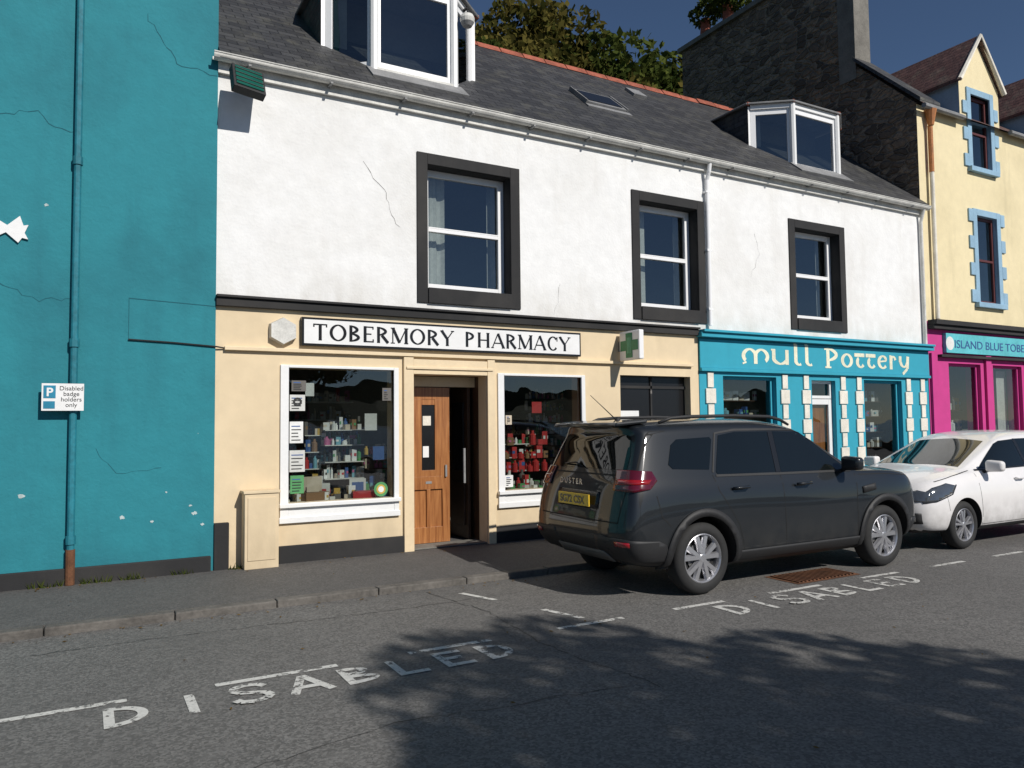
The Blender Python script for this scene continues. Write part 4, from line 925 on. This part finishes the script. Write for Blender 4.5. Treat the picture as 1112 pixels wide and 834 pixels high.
S.poly([(3.13,.82),(3.34,.85),(3.34,.92),(3.13,.89)],'y',black_plastic,"vent_trim",.004,.008)
S.poly([(-.22,.985),(-.02,.975),(.12,1.0),(.17,1.07),(.12,1.155),(-.05,1.165),(-.19,1.165)],'d',dred,"tail_lamp",.004,.012,step=.03)
S.poly([(-.19,1.03),(.10,1.04),(.12,1.08),(-.18,1.08)],'d',redl,"lamp_core",.016,.004,step=.03)
for q in (1,-1):
    S.poly([(q*.64,.50),(q*.80,.50),(q*.80,.54),(q*.64,.54)],'x',redl,"reflector",.016,.006,sides=(-1,))
S.poly([(-.64,1.17),(.64,1.17),(.62,1.30),(.56,1.46),(.50,1.49),(-.50,1.49),(-.56,1.46),(-.62,1.30)],'x',darkglass,"rear_glass",.004,.0,sides=(-1,),step=.05)
S.line([(-.66,1.12),(.66,1.12)],'x',gapm,"tail_line",.012,.004,sides=(-1,)); S.line([(-.66,1.52),(-.74,1.15),(-.66,.70),(.66,.70),(.74,1.15),(.66,1.52)],'x',gapm,"tailgate_gap",.012,.003,sides=(-1,))
S.poly([(-.52,.34),(.52,.34),(.52,.575),(-.52,.575)],'x',black_plastic,"rear_bumper_lower",.003,.008,sides=(-1,)); S.poly([(-.45,.33),(.45,.33),(.40,.43),(-.40,.43)],'x',mudgrey,"skid_plate",.013,.008,sides=(-1,))
S.poly([(-.36,.80),(.36,.80),(.36,.96),(-.36,.96)],'x',black_gloss,"plate_recess",.003,.002,sides=(-1,))
mb=MB(); mb.box(-.058,-.046,-.27,.27,.82,.93,yplate); mb.build("number_plate",S.e)
text("SG72 CSX",.10,(-.060,.235,.84),(math.pi/2,0,-math.pi/2),black_gloss,"plate_text",S.e,.002,.001,.98)
text("D U S T E R",.075,(-.035,.26,1.02),(math.pi/2,0,-math.pi/2),chrome,"tailgate_letters",S.e,.002,.004,1.05)
mb=MB(); mb.hexa([(.07,-.55,1.565),(.42,-.585,1.60),(.42,.585,1.60),(.07,.55,1.565),(.08,-.55,1.605),(.42,-.585,1.63),(.42,.585,1.63),(.08,.55,1.605)],grey_paint); mb.build("spoiler",S.e,bevel=.015)
mb=MB()
for sd in (1,-1):
    mb.tube([(.54,sd*.60,1.60),(.68,sd*.605,1.642),(.9,sd*.61,1.655),(1.5,sd*.61,1.662),(2.0,sd*.605,1.65),(2.18,sd*.60,1.615),(2.30,sd*.595,1.565)],[.014,.017,.018,.018,.018,.017,.013],black_plastic,8)
mb.build("roof_rails",S.e,smooth=True)
mb=MB(); mb.tube([(.52,.05,1.63),(.20,.05,1.88)],[.006,.003],black_plastic,6); mb.lathe([(-.01,.035),(.03,.02),(.035,0)],(.53,.05,1.63),'z',black_plastic,12)
for sd in (1,-1):
    for hx in (1.22,2.10): mb.tube([(hx,sd*.868,.965),(hx+.03,sd*.905,.97),(hx+.18,sd*.905,.973),(hx+.21,sd*.866,.975)],.014,grey_paint,8)
mb.tube([(.06,.0,1.18),(.05,.1,1.22),(.09,.36,1.20)],.008,black_plastic,6)
mb.build("handles_and_aerial",S.e,smooth=True)
for (x_,sd) in ((.84,1),(.84,-1),(3.50,1),(3.50,-1)): S.wheel(x_,wz,sd,.333,.21,.855,[(-15,.085),(15,.085)])
S.mirror(2.86,1.15,.86,grey_paint)
S.poly([(2.44,-.54),(3.10,-.66),(3.16,0),(3.10,.66),(2.44,.54),(2.38,0)],'z',darkglass,"windscreen",sides=(1,))
S.poly([(-.62,.62),(.62,.62),(.6,.82),(-.6,.82)],'x',black_plastic,"grille",.004,.01,sides=(1,))
for q in (1,-1): S.poly([(q*.40,.76),(q*.70,.76),(q*.68,.88),(q*.42,.86)],'x',headl,"headlamp",.012,.01,sides=(1,))
# --- hatchback
xl=[.62,1.2,1.8,2.35,2.8,3.18]
R2=[mk([.08,.12,.35]+xl+[3.55,3.80,3.88],[.60,.70,.74,.75,.75,.75,.75,.75,.75,.74,.66,.56],[.38,.28,.22,.20,.18,.18,.18,.18,.19,.20,.20,.26]),
 mk([.02,.10,.35]+xl+[3.57,3.86,3.95],[.68,.78,.83,.845,.845,.845,.845,.845,.845,.84,.77,.62],[.42,.36,.32,.30,.28,.28,.28,.28,.30,.31,.31,.34]),
 mk([0,.09,.35]+xl+[3.57,3.88,3.97],[.70,.80,.85,.865,.86,.86,.86,.86,.868,.85,.78,.62],[.60,.60,.60,.60,.58,.58,.58,.58,.60,.58,.56,.53]),
 mk([.03,.11,.36]+xl+[3.56,3.84,3.93],[.68,.76,.81,.835,.83,.83,.83,.83,.838,.81,.72,.56],[.88,.90,.90,.90,.88,.86,.85,.85,.85,.82,.77,.70]),
 mk([.06,.14,.37,.63,1.2,1.8,2.35,2.85,3.2,3.53,3.79,3.88],[.64,.71,.76,.775,.775,.775,.77,.765,.75,.70,.60,.46],[.99,1.01,1.01,1.0,.98,.96,.94,.94,.925,.89,.83,.76]),
 mk([.28,.36,.5,.75,1.2,1.65,2.0,2.95,3.24,3.53,3.77,3.86],[.54,.57,.59,.60,.60,.60,.585,.66,.61,.54,.44,.34],[1.34,1.36,1.38,1.39,1.40,1.39,1.35,.985,.965,.925,.86,.79]),
 mk([.24,.34,.5,.75,1.2,1.62,1.92,3.03,3.27,3.53,3.75,3.84],[.46,.49,.50,.51,.51,.50,.48,.42,.38,.32,.27,.20],[1.40,1.42,1.435,1.445,1.45,1.44,1.39,1.0,.98,.94,.88,.805])]
T2=list(zip([.2,.32,.5,.75,1.2,1.6,1.88,3.08,3.3,3.53,3.75,3.84],[1.42,1.44,1.455,1.465,1.47,1.46,1.41,1.005,.985,.945,.885,.81]))
H=Car("parked_hatchback_car",R2,T2,.05,.07,white_car,[(.62,.30),(3.18,.30)],.345,(12.62,6.36,.003),math.pi,(.97,.95,.985))
H.poly([(2.72,.98),(2.66,1.0),(2.10,1.29),(1.98,1.325),(1.66,1.345),(1.64,.995)],'y',darkglass,"front_door_glass",off=.008,step=.04)
H.poly([(1.57,1.0),(1.59,1.35),(1.1,1.355),(.86,1.33),(.70,1.12),(.74,1.06),(.95,1.02)],'y',darkglass,"rear_door_glass",off=.008,step=.04)
H.poly([(1.575,.99),(1.635,.99),(1.655,1.35),(1.595,1.35)],'y',black_gloss,"pillar",off=.010)
H.line([(2.80,.965),(1.6,.985),(.68,1.04)],'y',black_gloss,"window_trim",.018,.010)
H.line([(2.86,.93),(2.84,.6),(2.82,.30)],'y',gapm,"door_gap",.006); H.line([(1.62,.98),(1.60,.6),(1.62,.29)],'y',gapm,"door_gap",.006); H.line([(.80,1.0),(.86,.75),(1.0,.55),(1.05,.29)],'y',gapm,"door_gap",.006); H.line([(1.05,.29),(2.82,.29)],'y',gapm,"door_gap",.006)
H.line([(2.9,.965),(3.3,.91),(3.62,.85)],'y',gapm,"bonnet_gap",.006); H.line([(3.55,.70),(3.52,.5)],'y',gapm,"bumper_gap",.005)
H.poly([(3.36,.80),(3.46,.71),(3.72,.63),(3.88,.61),(3.88,.70),(3.72,.78),(3.5,.83)],'y',headl,"headlamp_side",.004,.006,step=.03)
H.line([(3.34,.81),(3.45,.70),(3.72,.62),(3.88,.60)],'y',black_gloss,"lamp_rim",.014,.008)
for q in (1,-1):
    H.poly([(q*.40,.60),(q*.74,.62),(q*.76,.72),(q*.62,.75),(q*.42,.69)],'x',headl,"headlamp",.004,.008,sides=(1,),step=.03)
    H.poly([(q*.50,.64),(q*.58,.64),(q*.58,.69),(q*.50,.69)],'x',chrome,"lamp_reflector",.013,.004,sides=(1,),step=.03)
    H.poly([(q*.46,.34),(q*.70,.35),(q*.70,.48),(q*.5,.48)],'x',black_plastic,"fog_recess",.004,.004,sides=(1,)); H.poly([(q*.54,.38),(q*.64,.38),(q*.64,.45),(q*.54,.45)],'x',chrome,"fog_lamp",.01,.006,sides=(1,))
H.poly([(-.38,.60),(.38,.60),(.40,.67),(-.40,.67)],'x',black_gloss,"grille",.004,.006,sides=(1,)); H.poly([(-.42,.28),(.42,.28),(.38,.46),(-.38,.46)],'x',black_plastic,"lower_intake",.004,.006,sides=(1,))
H.poly([(2.10,-.47),(2.93,-.60),(3.02,0),(2.93,.60),(2.10,.47),(2.04,0)],'z',darkglass,"windscreen",sides=(1,))
H.poly([(-.50,1.05),(.50,1.05),(.42,1.32),(-.42,1.32)],'x',darkglass,"rear_glass",sides=(-1,))
for q in (1,-1): H.poly([(q*.5,.8),(q*.68,.8),(q*.66,1.0),(q*.55,1.0)],'x',redl,"rear_lamp",.004,.01,sides=(-1,))
mb=MB(); mb.box(4.05,4.06,-.26,.26,.48,.59,white_paint); mb.build("number_plate",H.e)
mb=MB()
for sd in (1,-1):
    for hx in (1.0,1.82): mb.tube([(hx,sd*.835,.83),(hx+.03,sd*.868,.835),(hx+.17,sd*.868,.838),(hx+.2,sd*.833,.84)],.012,white_car,8)
mb.tube([(2.3,.2,1.25),(2.75,.05,1.10)],.008,black_plastic,5)
mb.build("door_handles",H.e,smooth=True)
for (x_,sd) in ((.62,1),(.62,-1),(3.18,1),(3.18,-1)): H.wheel(x_,.30,sd,.300,.19,.82,[(-12,.06),(12,.06)])
H.mirror(2.62,1.02,.82,white_car)
# ------------------------------------------------------------------ light & camera
az=math.radians(165); el=math.radians(36)
w=bpy.data.worlds.new("World"); sc.world=w; w.use_nodes=True; t=w.node_tree; bg=t.nodes["Background"]
sky=t.nodes.new("ShaderNodeTexSky"); sky.sky_type='NISHITA'; sky.sun_disc=False; sky.sun_elevation=el; sky.sun_rotation=az; sky.altitude=1800; sky.air_density=1.0; sky.dust_density=.1; sky.ozone_density=4
t.links.new(sky.outputs[0],bg.inputs[0]); bg.inputs[1].default_value=.062
sd_=Vector((math.sin(az)*math.cos(el),math.cos(az)*math.cos(el),math.sin(el)))
L=bpy.data.lights.new("Sun",'SUN'); L.energy=4.3; L.angle=math.radians(.5); L.color=(1,.955,.89); lo=bpy.data.objects.new("sun",L); COL.objects.link(lo); lo.rotation_euler=sd_.to_track_quat('Z','Y').to_euler()
sc.view_settings.view_transform='Standard'; sc.view_settings.look='None'; sc.view_settings.exposure=0
yaw,pitch,roll=[math.radians(a) for a in (29.28,3.04,-.63)]
f=Vector((math.sin(yaw)*math.cos(pitch),math.cos(yaw)*math.cos(pitch),math.sin(pitch))); r_=Vector((math.cos(yaw),-math.sin(yaw),0)); u=r_.cross(f)
r2=math.cos(roll)*r_+math.sin(roll)*u; u2=-math.sin(roll)*r_+math.cos(roll)*u
cam=bpy.data.cameras.new("Camera"); co=bpy.data.objects.new("camera",cam); COL.objects.link(co)
Mx=Matrix((( r2.x,u2.x,-f.x,0),(r2.y,u2.y,-f.y,0),(r2.z,u2.z,-f.z,1.6),(0,0,0,1))); co.matrix_world=Mx
cam.sensor_width=36; cam.lens=36*830/1112; cam.clip_start=.1; cam.clip_end=3000
sc.camera=co
